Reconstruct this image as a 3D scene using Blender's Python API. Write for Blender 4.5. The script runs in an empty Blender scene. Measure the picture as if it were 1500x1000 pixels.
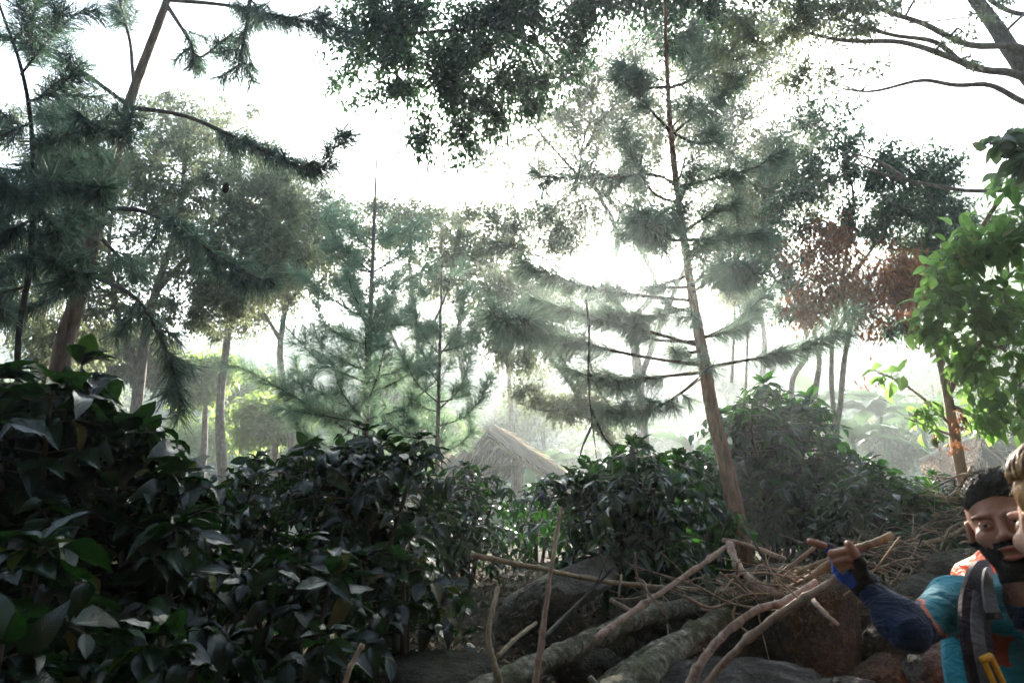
import bpy, math
import numpy as np
from mathutils import Vector, Matrix
rng = np.random.default_rng(11)
R_ = math.radians
scene = bpy.context.scene
COL = scene.collection
CAM = np.array([0.0, 0.0, 1.65]); PITCH = R_(15.0)
CF = np.array([0, math.cos(PITCH), math.sin(PITCH)]); CU = np.array([0, -math.sin(PITCH), math.cos(PITCH)])

def at(px, py, Y):
    """a place in the world seen from eye level at ground distance Y"""
    d = CF + np.array([1.0, 0, 0]) * (px - 750) / 1000.0 + CU * (500 - py) / 1000.0
    return CAM + d * (Y / d[1])

# ------------------------------------------------------------------ objects
def tag(o, label=None, cat=None, group=None, kind=None):
    if label: o['label'] = label
    if cat: o['category'] = cat
    if group: o['group'] = group
    if kind: o['kind'] = kind
    return o

def thing(name, label, cat, loc=(0, 0, 0), group=None):
    o = bpy.data.objects.new(name, None); COL.objects.link(o)
    o.location = [float(v) for v in loc]; o.empty_display_size = .1
    return tag(o, label, cat, group)

class MB:
    """collects geometry in world space and links it as one mesh object"""
    def __init__(s): s.v = []; s.f = {3: [], 4: []}; s.uv = []; s.r = []; s.m = {3: [], 4: []}; s.n = 0
    def add(s, V, quads=None, tris=None, uv=None, rnd=0.5, mi=0):
        V = np.asarray(V, dtype=np.float32).reshape(-1, 3); n = len(V)
        s.v.append(V)
        s.uv.append(np.zeros((n, 2), np.float32) if uv is None else np.asarray(uv, np.float32).reshape(-1, 2))
        s.r.append(np.broadcast_to(np.asarray(rnd, np.float32), (n,)).copy() if np.ndim(rnd) == 0 else np.asarray(rnd, np.float32))
        for k, F in ((4, quads), (3, tris)):
            if F is not None and len(F):
                F = np.asarray(F, np.int64).reshape(-1, k) + s.n
                s.f[k].append(F); s.m[k].append(np.full(len(F), mi, np.int32))
        s.n += n
    def build(s, name, mats, parent=None, smooth=True):
        me = bpy.data.meshes.new(name)
        if s.n:
            V = np.concatenate(s.v); UV = np.concatenate(s.uv); RN = np.concatenate(s.r)
            q = np.concatenate(s.f[4]) if s.f[4] else np.zeros((0, 4), np.int64)
            t = np.concatenate(s.f[3]) if s.f[3] else np.zeros((0, 3), np.int64)
            mi = np.concatenate(s.m[4] + s.m[3]) if (s.m[4] or s.m[3]) else np.zeros(0, np.int32)
            q_ = parent
            while q_ is not None: V = V - np.array(q_.location, dtype=np.float32); q_ = q_.parent
            li = np.concatenate([q.ravel(), t.ravel()]).astype(np.int32)
            st = np.concatenate([np.arange(len(q)) * 4, len(q) * 4 + np.arange(len(t)) * 3]).astype(np.int32)
            me.vertices.add(len(V)); me.vertices.foreach_set('co', V.ravel())
            me.loops.add(len(li)); me.loops.foreach_set('vertex_index', li)
            me.polygons.add(len(st)); me.polygons.foreach_set('loop_start', st)
            if isinstance(mats, (list, tuple)): me.polygons.foreach_set('material_index', mi)
            me.polygons.foreach_set('use_smooth', np.full(len(st), smooth))
            ul = me.uv_layers.new(name='UVMap'); ul.data.foreach_set('uv', UV[li].ravel())
            at_ = me.attributes.new('rnd', 'FLOAT', 'POINT'); at_.data.foreach_set('value', RN)
            me.update(calc_edges=True); me.validate()
        for m in (mats if isinstance(mats, (list, tuple)) else [mats]): me.materials.append(m)
        o = bpy.data.objects.new(name, me); COL.objects.link(o)
        if parent is not None: o.parent = parent
        return o

# ------------------------------------------------------------------ math
def unit(a):
    return a / np.maximum(np.linalg.norm(a, axis=-1, keepdims=True), 1e-9)

def smoothpath(P, n=6):
    """Catmull-Rom through the points (last column may be a radius)"""
    P = np.asarray(P, float)
    if len(P) < 3: 
        t = np.linspace(0, 1, n + 1)[:, None]; return P[0] * (1 - t) + P[-1] * t
    Q = np.vstack([2 * P[0] - P[1], P, 2 * P[-1] - P[-2]]); out = []
    for i in range(1, len(Q) - 2):
        p0, p1, p2, p3 = Q[i - 1:i + 3]
        for t in np.linspace(0, 1, n, endpoint=False):
            out.append(.5 * ((2 * p1) + (p2 - p0) * t + (2 * p0 - 5 * p1 + 4 * p2 - p3) * t * t + (3 * p1 - p0 - 3 * p2 + p3) * t ** 3))
    out.append(P[-1]); return np.array(out)

def tube(mb, P, r, sides=6, cap=True, rough=0.0, rnd=.5, mi=0):
    P = np.asarray(P, float); n = len(P); r = np.broadcast_to(np.asarray(r, float), (n,))
    T = np.gradient(P, axis=0); T = unit(T)
    a = np.array([0, 0, 1.0]) if abs(T[0][2]) < .9 else np.array([1.0, 0, 0])
    N = np.zeros_like(P); x = unit(np.cross(T[0], a))
    for i in range(n):
        x = unit(x - T[i] * np.dot(x, T[i])); N[i] = x
    B = np.cross(T, N)
    th = np.arange(sides) / sides * 2 * math.pi
    rr = r[:, None] * (1 + (rng.normal(0, rough, (n, sides)) if rough else 0))
    V = P[:, None, :] + rr[..., None] * (np.cos(th)[None, :, None] * N[:, None, :] + np.sin(th)[None, :, None] * B[:, None, :])
    V = V.reshape(-1, 3)
    i = np.arange(n - 1)[:, None] * sides; j = np.arange(sides)[None, :]; k = (j + 1) % sides
    Q = np.stack([i + j, i + k, i + sides + k, i + sides + j], -1).reshape(-1, 4)
    L = np.concatenate([[0], np.cumsum(np.linalg.norm(np.diff(P, axis=0), axis=1))])
    uv = np.stack([np.broadcast_to(np.arange(sides) / sides, (n, sides)), np.broadcast_to(L[:, None], (n, sides))], -1).reshape(-1, 2)
    tr = None
    if cap:
        V = np.vstack([V, P[0], P[-1]]); uv = np.vstack([uv, [.5, 0], [.5, L[-1]]]); c0, c1 = n * sides, n * sides + 1
        jj = np.arange(sides); kk = (jj + 1) % sides
        tr = np.vstack([np.stack([np.full(sides, c0), kk, jj], -1), np.stack([np.full(sides, c1), (n - 1) * sides + jj, (n - 1) * sides + kk], -1)])
    mb.add(V, quads=Q, tris=tr, uv=uv, rnd=rnd, mi=mi)

def thin(mb, S, E, r0, r1, sag=0.0, sides=3, mi=0):
    """many short straight-ish twigs at once, S and E (N,3)"""
    n = len(S)
    if n == 0: return
    M = (S + E) / 2; M[:, 2] += sag * np.linalg.norm(E - S, axis=1)
    P = np.stack([S, M, E], 1); d = unit(E - S)
    a = np.where(np.abs(d[:, 2:3]) < .9, [[0, 0, 1.0]], [[1.0, 0, 0]]); x = unit(np.cross(d, a)); y = np.cross(d, x)
    th = np.arange(sides) / sides * 2 * math.pi
    r0 = np.broadcast_to(r0, (n,)); r1 = np.broadcast_to(r1, (n,)); R = np.stack([r0, (r0 + r1) / 2, r1], 1)
    V = P[:, :, None, :] + R[:, :, None, None] * (np.cos(th)[None, None, :, None] * x[:, None, None, :] + np.sin(th)[None, None, :, None] * y[:, None, None, :])
    base = (np.arange(n) * 3 * sides)[:, None, None]; i = (np.arange(2) * sides)[None, :, None]; j = np.arange(sides)[None, None, :]; k = (j + 1) % sides
    Q = np.stack([base + i + j, base + i + k, base + i + sides + k, base + i + sides + j], -1).reshape(-1, 4)
    mb.add(V.reshape(-1, 3), quads=Q, mi=mi)

def scatter(mb, tmpl, P, D, U, S, rnd=None, mi=0, W=None):
    """copies of a leaf template: base P, axis D, face normal about U, length S, width factor W"""
    V0, Q0, T0, UV0 = tmpl; n = len(P)
    if n == 0: return
    D = unit(D); X = unit(np.cross(D, U)); Z = np.cross(X, D)
    S = np.broadcast_to(S, (n,)); W = S if W is None else S * W
    V = P[:, None, :] + (V0[None, :, 0:1] * X[:, None, :]) * W[:, None, None] + (V0[None, :, 1:2] * D[:, None, :] + V0[None, :, 2:3] * Z[:, None, :]) * S[:, None, None]
    nv = len(V0); off = (np.arange(n) * nv)[:, None, None]
    q = (Q0[None] + off).reshape(-1, 4) if Q0 is not None else None
    t = (T0[None] + off).reshape(-1, 3) if T0 is not None else None
    if rnd is None: rnd = rng.random(n)
    mb.add(V.reshape(-1, 3), quads=q, tris=t, uv=np.tile(UV0, (n, 1)), rnd=np.repeat(rnd, nv), mi=mi)

def leaf_tmpl(rows=8, width=.4, droop=.25, fold=.12, wav=.02, belly=.85, cup=0.0):
    t = np.linspace(0, 1, rows); t[1] = max(t[1] * .6, .05) if rows > 4 else t[1]
    w = width / 2 * np.sin(math.pi * t ** belly) ** .8; w[0] = .012; w[-1] = .002
    V = []; UV = []
    for i in range(rows):
        z = -droop * t[i] ** 2; y = t[i] * (1 - .25 * droop * t[i])
        e = wav * math.sin(i * 2.4); e2 = wav * math.sin(i * 2.4 + 1.7)
        V += [(-w[i], y, z + fold * w[i] * 2 + e - cup * w[i]), (0, y, z), (w[i], y, z + fold * w[i] * 2 + e2)]
        UV += [(-w[i] / width * 2, t[i]), (0, t[i]), (w[i] / width * 2, t[i])]
    Q = []
    for i in range(rows - 1):
        a = i * 3; Q += [(a, a + 1, a + 4, a + 3), (a + 1, a + 2, a + 5, a + 4)]
    return np.array(V), np.array(Q), None, np.array(UV, float)

def kite(width=.4, droop=.15, fold=.1):
    V = np.array([(0, 0, 0), (-width / 2, .45, fold), (width / 2, .45, fold), (0, 1, -droop)])
    return V, None, np.array([(0, 2, 1), (1, 2, 3)]), np.array([(0, 0), (-1, .45), (1, .45), (0, 1)], float)

def needle_tmpl(width=.03):
    V = np.array([(-width / 2, 0, 0), (width / 2, 0, 0), (width * .45, .55, .02), (-width * .45, .55, .02), (0, 1, -.07)])
    return V, np.array([(0, 1, 2, 3)]), np.array([(3, 2, 4)]), np.array([(0, 0), (1, 0), (1, .5), (0, .5), (.5, 1)], float)

# value noise made of plane waves, good enough for stones and ground
_wd = unit(rng.normal(0, 1, (48, 3))); _wp = rng.random(48) * 6.28
def waves(P, freq, oct=4, seed=0):
    P = np.asarray(P, float); out = np.zeros(P.shape[:-1]); amp = 1.0; tot = 0
    for o in range(oct):
        for k in range(6):
            i = (seed * 7 + o * 6 + k) % 48
            out += amp * np.sin(P @ _wd[i] * freq * (1 + .23 * k) + _wp[i] + seed)
        tot += amp * 2.4; amp *= .55; freq *= 2.1
    return out / tot

# naive surface nets on a distance grid
def surface_nets(f, lo, hi, h):
    lo = np.array(lo, float); hi = np.array(hi, float); n = np.ceil((hi - lo) / h).astype(int) + 1
    g = np.stack(np.meshgrid(*[lo[k] + np.arange(n[k]) * h for k in range(3)], indexing='ij'), -1)
    val = np.empty(n)
    for i in range(0, n[0], 16): val[i:i + 16] = f(g[i:i + 16].reshape(-1, 3)).reshape(g[i:i + 16].shape[:3])
    ins = val < 0; c = [(a, b, d) for a in (0, 1) for b in (0, 1) for d in (0, 1)]
    nx, ny, nz = n - 1
    cnt = sum(ins[a:a + nx, b:b + ny, d:d + nz].astype(int) for a, b, d in c)
    act = (cnt > 0) & (cnt < 8); idx = -np.ones(act.shape, np.int64); ijk = np.argwhere(act); idx[act] = np.arange(len(ijk))
    acc = np.zeros((len(ijk), 3)); num = np.zeros(len(ijk))
    for p in c:
        for ax in range(3):
            if p[ax]: continue
            q = list(p); q[ax] = 1
            va = val[ijk[:, 0] + p[0], ijk[:, 1] + p[1], ijk[:, 2] + p[2]]; vb = val[ijk[:, 0] + q[0], ijk[:, 1] + q[1], ijk[:, 2] + q[2]]
            m = (va < 0) != (vb < 0); t = np.where(m, va / np.where(m, va - vb, 1), 0)
            pt = ijk + np.array(p, float); pt[:, ax] += t
            acc[m] += pt[m]; num[m] += 1
    V = lo + acc / num[:, None] * h; Q = []
    for ax in range(3):
        b, d = [(1, 2), (2, 0), (0, 1)][ax]
        sl0 = [slice(None)] * 3; sl1 = [slice(None)] * 3; sl0[ax] = slice(0, -1); sl1[ax] = slice(1, None)
        e = np.argwhere(ins[tuple(sl0)] != ins[tuple(sl1)])
        e = e[(e[:, b] > 0) & (e[:, d] > 0) & (e[:, b] < n[b] - 1) & (e[:, d] < n[d] - 1)]
        ob = np.zeros(3, int); ob[b] = 1; od = np.zeros(3, int); od[d] = 1
        cs = [idx[tuple((e - x).T)] for x in (ob * 0, ob, ob + od, od)]
        q = np.stack(cs, 1); flip = ~ins[tuple(e.T)]
        q[flip] = q[flip][:, ::-1]; Q.append(q)
    Q = np.concatenate(Q); Q = Q[(Q >= 0).all(1)]
    return V, Q
def smin(a, b, k):
    hh = np.clip(.5 + .5 * (b - a) / k, 0, 1); return b * (1 - hh) + a * hh - k * hh * (1 - hh)
def smax(a, b, k): return -smin(-a, -b, k)
def cone(P, a, b, ra, rb):
    a = np.asarray(a, float); b = np.asarray(b, float); ab = b - a
    t = np.clip((P - a) @ ab / max(ab @ ab, 1e-9), 0, 1)
    return np.linalg.norm(P - a - t[:, None] * ab, axis=1) - (ra + (rb - ra) * t)
def ell(P, c, r, M=None):
    q = P - np.asarray(c, float)
    if M is not None: q = q @ M
    r = np.asarray(r, float); k0 = np.linalg.norm(q / r, axis=1); k1 = np.linalg.norm(q / (r * r), axis=1)
    return k0 * (k0 - 1) / np.maximum(k1, 1e-6)

# ------------------------------------------------------------------ materials
def mat(name):
    m = bpy.data.materials.new(name); m.use_nodes = True; nt = m.node_tree; nt.nodes.clear()
    out = nt.nodes.new('ShaderNodeOutputMaterial'); return m, nt, out
def ramp(nt, stops, fac=None):
    r = nt.nodes.new('ShaderNodeValToRGB'); e = r.color_ramp.elements
    while len(e) < len(stops): e.new(.5)
    for k, (p, c) in enumerate(stops): e[k].position = p; e[k].color = (*c, 1)
    if fac is not None: nt.links.new(fac, r.inputs[0])
    return r
def noise(nt, scale, detail=4, rough=.55, vec=None, dist=0):
    n = nt.nodes.new('ShaderNodeTexNoise'); n.inputs['Scale'].default_value = scale; n.inputs['Detail'].default_value = detail
    n.inputs['Roughness'].default_value = rough; n.inputs['Distortion'].default_value = dist
    if vec is not None: nt.links.new(vec, n.inputs['Vector'])
    return n
def coord(nt, kind='Object', scale=None):
    t = nt.nodes.new('ShaderNodeTexCoord').outputs[kind]
    if scale:
        mp = nt.nodes.new('ShaderNodeMapping'); mp.inputs['Scale'].default_value = scale; nt.links.new(t, mp.inputs[0]); t = mp.outputs[0]
    return t
def bump(nt, h, strength=.5, dist=.01, normal=None):
    b = nt.nodes.new('ShaderNodeBump'); b.inputs['Strength'].default_value = strength; b.inputs['Distance'].default_value = dist
    nt.links.new(h, b.inputs['Height'])
    if normal is not None: nt.links.new(normal, b.inputs['Normal'])
    return b
def princ(nt, out, rough=.6, spec=.5):
    p = nt.nodes.new('ShaderNodeBsdfPrincipled'); p.inputs['Roughness'].default_value = rough; p.inputs['Specular IOR Level'].default_value = spec
    if out is not None: nt.links.new(p.outputs[0], out.inputs[0])
    return p
def mathn(nt, op, a, b=None):
    n = nt.nodes.new('ShaderNodeMath'); n.operation = op
    for k, x in enumerate((a, b)):
        if x is None: continue
        if isinstance(x, (int, float)): n.inputs[k].default_value = x
        else: nt.links.new(x, n.inputs[k])
    return n.outputs[0]

def leaf_mat(name, stops, trans, tcol, rough=.45, spec=.4, veins=False, vscale=9.0):
    m, nt, out = mat(name)
    a = nt.nodes.new('ShaderNodeAttribute'); a.attribute_name = 'rnd'
    r = ramp(nt, stops, a.outputs['Fac']); p = princ(nt, None, rough, spec)
    nt.links.new(r.outputs[0], p.inputs['Base Color'])
    if veins:
        uv = nt.nodes.new('ShaderNodeTexCoord').outputs['UV']; s = nt.nodes.new('ShaderNodeSeparateXYZ'); nt.links.new(uv, s.inputs[0])
        ab = mathn(nt, 'ABSOLUTE', s.outputs[0])
        ph = mathn(nt, 'SUBTRACT', mathn(nt, 'MULTIPLY', s.outputs[1], vscale), mathn(nt, 'MULTIPLY', ab, vscale * .22))
        sn = mathn(nt, 'SINE', mathn(nt, 'MULTIPLY', ph, 6.283)); 
        rid = mathn(nt, 'POWER', mathn(nt, 'ABSOLUTE', sn), .5)
        mid = mathn(nt, 'MINIMUM', mathn(nt, 'MULTIPLY', ab, 8.0), 1.0)
        b = bump(nt, mathn(nt, 'MULTIPLY', rid, mid), .25, .003); nt.links.new(b.outputs[0], p.inputs['Normal'])
    if trans > 0:
        t = nt.nodes.new('ShaderNodeBsdfTranslucent')
        mx = nt.nodes.new('ShaderNodeMix'); mx.data_type = 'RGBA'; mx.blend_type = 'MULTIPLY'; mx.inputs[0].default_value = 0
        t2 = ramp(nt, [(0, tuple(c * .8 for c in tcol)), (1, tcol)], a.outputs['Fac']); nt.links.new(t2.outputs[0], t.inputs[0])
        ms = nt.nodes.new('ShaderNodeMixShader'); ms.inputs[0].default_value = trans
        nt.links.new(p.outputs[0], ms.inputs[1]); nt.links.new(t.outputs[0], ms.inputs[2]); nt.links.new(ms.outputs[0], out.inputs[0])
    else: nt.links.new(p.outputs[0], out.inputs[0])
    return m

def bark_mat(name, c0, c1, c2, scale=12, stretch=.3, bs=.8, moss=None, rings=False, dist=.01):
    m, nt, out = mat(name); p = princ(nt, out, .85, .25); v = coord(nt, 'Object', (1, 1, stretch))
    n = noise(nt, scale, 6, .65, v, .6); r = ramp(nt, [(.3, c0), (.5, c1), (.72, c2)], n.outputs[0]); col = r.outputs[0]
    h = n.outputs[0]
    if moss:
        n2 = noise(nt, 5, 5, .7, coord(nt, 'Object')); f = ramp(nt, [(.48, (0, 0, 0)), (.6, (1, 1, 1))], n2.outputs[0])
        mx = nt.nodes.new('ShaderNodeMix'); mx.data_type = 'RGBA'; nt.links.new(f.outputs[0], mx.inputs[0]); nt.links.new(col, mx.inputs[6]); mx.inputs[7].default_value = (*moss, 1); col = mx.outputs[2]
    if rings:
        uv = nt.nodes.new('ShaderNodeTexCoord').outputs['UV']; s = nt.nodes.new('ShaderNodeSeparateXYZ'); nt.links.new(uv, s.inputs[0])
        n3 = noise(nt, 14, 3, .6, coord(nt, 'Object'))
        ph = mathn(nt, 'ADD', mathn(nt, 'MULTIPLY', s.outputs[1], 60.0), mathn(nt, 'MULTIPLY', n3.outputs[0], 16.0))
        rg = mathn(nt, 'POWER', mathn(nt, 'ABSOLUTE', mathn(nt, 'SINE', ph)), .35)
        mx = nt.nodes.new('ShaderNodeMix'); mx.data_type = 'RGBA'; mx.blend_type = 'MULTIPLY'; mx.inputs[0].default_value = .4
        nt.links.new(col, mx.inputs[6]); nt.links.new(rg, mx.inputs[7]); col = mx.outputs[2]
    nt.links.new(col, p.inputs['Base Color']); b = bump(nt, h, bs, dist); nt.links.new(b.outputs[0], p.inputs['Normal'])
    return m

def plain(name, c, rough=.7, spec=.3, var=.25, scale=60, bs=.15, sheen=0, dist=.002):
    m, nt, out = mat(name); p = princ(nt, out, rough, spec); n = noise(nt, scale, 4, .6, coord(nt))
    d = tuple(x * (1 - var) for x in c); l = tuple(min(1, x * (1 + var)) for x in c)
    r = ramp(nt, [(.3, d), (.7, l)], n.outputs[0]); nt.links.new(r.outputs[0], p.inputs['Base Color'])
    b = bump(nt, n.outputs[0], bs, dist); nt.links.new(b.outputs[0], p.inputs['Normal'])
    if sheen: p.inputs['Sheen Weight'].default_value = sheen
    return m
# ------------------------------------------------------------------ render, camera, light
scene.view_settings.view_transform = 'Standard'; scene.view_settings.look = 'None'
scene.view_settings.gamma = 1.0; scene.view_settings.exposure = 3.2
cy = scene.cycles
cy.use_denoising = True; cy.denoiser = 'OPENIMAGEDENOISE'
try: cy.denoising_input_passes = 'RGB_ALBEDO_NORMAL'; cy.denoising_prefilter = 'ACCURATE'
except Exception: pass
cy.max_bounces = 5; cy.diffuse_bounces = 3; cy.glossy_bounces = 2; cy.transmission_bounces = 3; cy.volume_bounces = 1; cy.transparent_max_bounces = 4
cy.use_adaptive_sampling = True; cy.adaptive_threshold = .02
cy.sample_clamp_indirect = 6.0
SUN_EL, SUN_AZ = R_(22.5), math.atan2(130, 1030)       # azimuth to the right of straight ahead
cam = bpy.data.cameras.new('camera'); camo = bpy.data.objects.new('camera', cam); COL.objects.link(camo)
camo.location = CAM; camo.rotation_euler = (math.pi / 2 + PITCH, 0, 0)
cam.sensor_width = 36; cam.lens = 24.0; cam.clip_start = .05; cam.clip_end = 2000
cam.dof.use_dof = True; cam.dof.focus_distance = 6.5; cam.dof.aperture_fstop = 5.6
scene.camera = camo
w = bpy.data.worlds.new('World'); scene.world = w; w.use_nodes = True
nt = w.node_tree; bg = nt.nodes['Background']; sky = nt.nodes.new('ShaderNodeTexSky'); sky.sky_type = 'NISHITA'
sky.sun_disc = False; sky.sun_elevation = SUN_EL; sky.sun_rotation = SUN_AZ; sky.altitude = 1200; sky.air_density = 1.0; sky.dust_density = 4.0; sky.ozone_density = 1.0
nt.links.new(sky.outputs[0], bg.inputs[0]); bg.inputs[1].default_value = .065
sd = bpy.data.lights.new('sun', 'SUN'); sd.energy = 5.0; sd.angle = R_(.6); sd.color = (1, .89, .75)
so = bpy.data.objects.new('sun', sd); COL.objects.link(so)
sv = Vector((math.sin(SUN_AZ) * math.cos(SUN_EL), math.cos(SUN_AZ) * math.cos(SUN_EL), math.sin(SUN_EL)))
so.rotation_euler = sv.to_track_quat('Z', 'Y').to_euler(); so.location = (0, 0, 30)

# ------------------------------------------------------------------ terrain
def sstep(a, b, x):
    t = np.clip((x - a) / (b - a), 0, 1); return t * t * (3 - 2 * t)
RIDGE = np.array([(-2500, 500), (0, 500), (300, 500), (450, 480), (600, 440), (750, 430), (900, 435), (1100, 435), (1220, 420), (1310, 350), (1440, 252), (1520, 215), (1900, 150), (3500, 300)], float)
def ridge_angle(az):
    px = 750 + 1035 * np.tan(np.clip(az, -1.3, 1.3)); py = np.interp(px, RIDGE[:, 0], RIDGE[:, 1])
    dy = (500 - py) / 1000; y = math.cos(PITCH) - dy * math.sin(PITCH); z = math.sin(PITCH) + dy * math.cos(PITCH); x = (px - 750) / 1000
    return z / np.sqrt(y * y + x * x)
def ground_h(x, y):
    x = np.asarray(x, float); y = np.asarray(y, float); r = np.hypot(x, y)
    P = np.stack([x, y, x * 0], -1)
    edge = 1.75 + .35 * sstep(.4, 1.4, x)
    h = .95 * sstep(edge, edge + .75, y) + .38 * sstep(2.3, 7, y) + .07 * waves(P, 1.6, 3, 1) * sstep(1.5, 3, y)
    h = h - .6 * sstep(9, 30, y) - 3.0 * sstep(22, 45, y)
    az = np.arctan2(x, np.maximum(y, 1e-6)); front = sstep(0, .35, y / np.maximum(r, 1e-6))
    H = ridge_angle(az) * 150 + 1.65
    hill = H * (.62 * sstep(38, 105, r) + .38 * sstep(95, 150, r)) * (1 - .35 * sstep(150, 240, r)) + 1.3 * waves(P, .16, 4, 3) * sstep(45, 80, r) * (1 - .75 * sstep(120, 150, r))
    back = 16 * sstep(2.2, 17, -y) + 26 * sstep(20, 90, -y)      # unseen slope, raised behind the path to block sky light
    side = 14 * sstep(8, 30, np.abs(x)) * (1 - front)
    return h + hill * front + back + side * .6
mg, ntg, og = mat('soil_and_litter'); p = princ(ntg, og, .95, .15); v = coord(ntg)
n1 = noise(ntg, 3.0, 8, .7, v); r1 = ramp(ntg, [(.32, (.022, .018, .012)), (.5, (.05, .038, .024)), (.62, (.035, .045, .018)), (.75, (.10, .078, .05))], n1.outputs[0])
ntg.links.new(r1.outputs[0], p.inputs['Base Color']); ntg.links.new(bump(ntg, noise(ntg, 22, 6, .7, v).outputs[0], 1, .03).outputs[0], p.inputs['Normal'])
mh, nth, oh = mat('hill_forest'); p = princ(nth, oh, .95, .1); v = coord(nth)
n1 = noise(nth, .35, 8, .72, v); r1 = ramp(nth, [(.3, (.025, .045, .022)), (.5, (.05, .085, .035)), (.68, (.11, .14, .06))], n1.outputs[0])
nth.links.new(r1.outputs[0], p.inputs['Base Color']); nth.links.new(bump(nth, noise(nth, .8, 5, .7, v).outputs[0], 1, 1.0).outputs[0], p.inputs['Normal'])
def polar(azs, rs, name, m):
    A, Rr = np.meshgrid(azs, rs, indexing='ij'); X = np.sin(A) * Rr; Y = np.cos(A) * Rr; Z = ground_h(X, Y)
    n, k = A.shape; i = np.arange(n - 1)[:, None] * k; j = np.arange(k - 1)[None, :]
    Q = np.stack([i + j, i + k + j, i + k + j + 1, i + j + 1], -1).reshape(-1, 4)[:, ::-1]
    mb = MB(); mb.add(np.stack([X, Y, Z], -1).reshape(-1, 3), quads=Q); return mb.build(name, m)
rs = np.concatenate([[.02], np.linspace(.3, 9, 88), np.geomspace(9.2, 46, 40)])
tag(polar(np.linspace(-math.pi, math.pi, 300), rs, 'ground', mg), kind='structure')
rs2 = np.concatenate([np.geomspace(46, 170, 150), np.geomspace(175, 420, 20)])
tag(polar(np.concatenate([np.linspace(-math.pi, -1.0, 50), np.linspace(-.99, .99, 520), np.linspace(1.0, math.pi, 50)]), rs2, 'hills', mh), kind='structure')

# air: one box of thin mist round everything
def haze_box(dens):
    mhz = bpy.data.materials.new('mist'); mhz.use_nodes = True; t = mhz.node_tree; t.nodes.clear()
    o = t.nodes.new('ShaderNodeOutputMaterial'); pv = t.nodes.new('ShaderNodeVolumePrincipled')
    pv.inputs['Color'].default_value = (.82, .94, 1.0, 1); pv.inputs['Density'].default_value = dens; pv.inputs['Anisotropy'].default_value = .74
    t.links.new(pv.outputs[0], o.inputs['Volume'])
    lo = np.array([-440, -440, -12.0]); hi = np.array([440, 440, 112.0])
    V = [(x, y, z) for x in (lo[0], hi[0]) for y in (lo[1], hi[1]) for z in (lo[2], hi[2])]
    mb = MB(); mb.add(V, quads=[(0, 1, 3, 2), (4, 6, 7, 5), (0, 4, 5, 1), (2, 3, 7, 6), (0, 2, 6, 4), (1, 5, 7, 3)])
    tag(mb.build('haze', mhz, smooth=False), kind='stuff')
HAZE = .0030
haze_box(HAZE)

# ------------------------------------------------------------------ shared materials
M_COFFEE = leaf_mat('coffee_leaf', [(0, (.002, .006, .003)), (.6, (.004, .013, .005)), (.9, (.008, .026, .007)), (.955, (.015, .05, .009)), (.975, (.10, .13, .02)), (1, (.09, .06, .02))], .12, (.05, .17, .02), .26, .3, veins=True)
M_COFFEE_FAR = leaf_mat('coffee_leaf_small', [(0, (.002, .006, .003)), (.6, (.004, .015, .005)), (.93, (.010, .04, .009)), (1, (.07, .12, .02))], .22, (.06, .22, .025), .2, .42)
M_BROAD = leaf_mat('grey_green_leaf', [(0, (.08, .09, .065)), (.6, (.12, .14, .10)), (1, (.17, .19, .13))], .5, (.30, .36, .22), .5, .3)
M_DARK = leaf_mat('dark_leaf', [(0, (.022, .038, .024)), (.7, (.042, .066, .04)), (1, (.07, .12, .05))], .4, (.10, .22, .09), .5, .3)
M_PALE = leaf_mat('pale_leaf', [(0, (.08, .11, .06)), (1, (.15, .19, .10))], .5, (.28, .38, .18), .4, .4)
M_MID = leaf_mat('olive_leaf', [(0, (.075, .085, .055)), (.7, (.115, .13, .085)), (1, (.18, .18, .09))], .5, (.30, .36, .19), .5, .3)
M_BRIGHT = leaf_mat('bright_leaf', [(0, (.06, .12, .03)), (.6, (.13, .22, .06)), (.95, (.22, .33, .10)), (1, (.45, .25, .03))], .55, (.33, .60, .14), .4, .35, veins=True, vscale=7)
M_BROWN = leaf_mat('withered_leaf', [(0, (.14, .055, .028)), (.6, (.27, .115, .055)), (.95, (.36, .17, .08)), (1, (.36, .20, .07))], .35, (.42, .18, .08), .8, .15)
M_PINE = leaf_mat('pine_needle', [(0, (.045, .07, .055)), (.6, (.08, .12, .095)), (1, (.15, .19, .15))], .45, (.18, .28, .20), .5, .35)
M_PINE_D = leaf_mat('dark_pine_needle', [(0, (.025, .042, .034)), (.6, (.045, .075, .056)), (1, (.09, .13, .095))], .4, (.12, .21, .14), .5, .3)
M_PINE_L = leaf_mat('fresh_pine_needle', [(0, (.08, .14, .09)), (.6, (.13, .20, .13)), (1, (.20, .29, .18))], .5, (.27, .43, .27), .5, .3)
M_BANANA = leaf_mat('banana_leaf', [(0, (.06, .11, .05)), (1, (.10, .17, .08))], .3, (.16, .28, .12), .45, .35)
M_PBARK = bark_mat('pine_bark', (.06, .028, .016), (.20, .09, .05), (.36, .19, .11), 26, .22, .9)
M_BARK = bark_mat('grey_bark', (.07, .06, .05), (.16, .135, .11), (.30, .27, .22), 22, .4, .5)
M_DBARK = bark_mat('dark_bark', (.012, .010, .009), (.03, .025, .02), (.06, .05, .04), 22, .35, .5)
M_TAN = bark_mat('tan_bark', (.16, .11, .07), (.32, .22, .15), (.45, .34, .25), 22, .5, .6)
M_DPBARK = bark_mat('dark_pine_bark', (.045, .028, .02), (.125, .075, .05), (.24, .16, .11), 26, .22, .9)
M_BRANCH = bark_mat('branch_bark', (.03, .02, .014), (.07, .05, .038), (.13, .10, .075), 26, .4, .5)
M_STEM = bark_mat('coffee_stem', (.03, .024, .018), (.07, .055, .038), (.12, .10, .07), 30, .3, .5)
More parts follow.
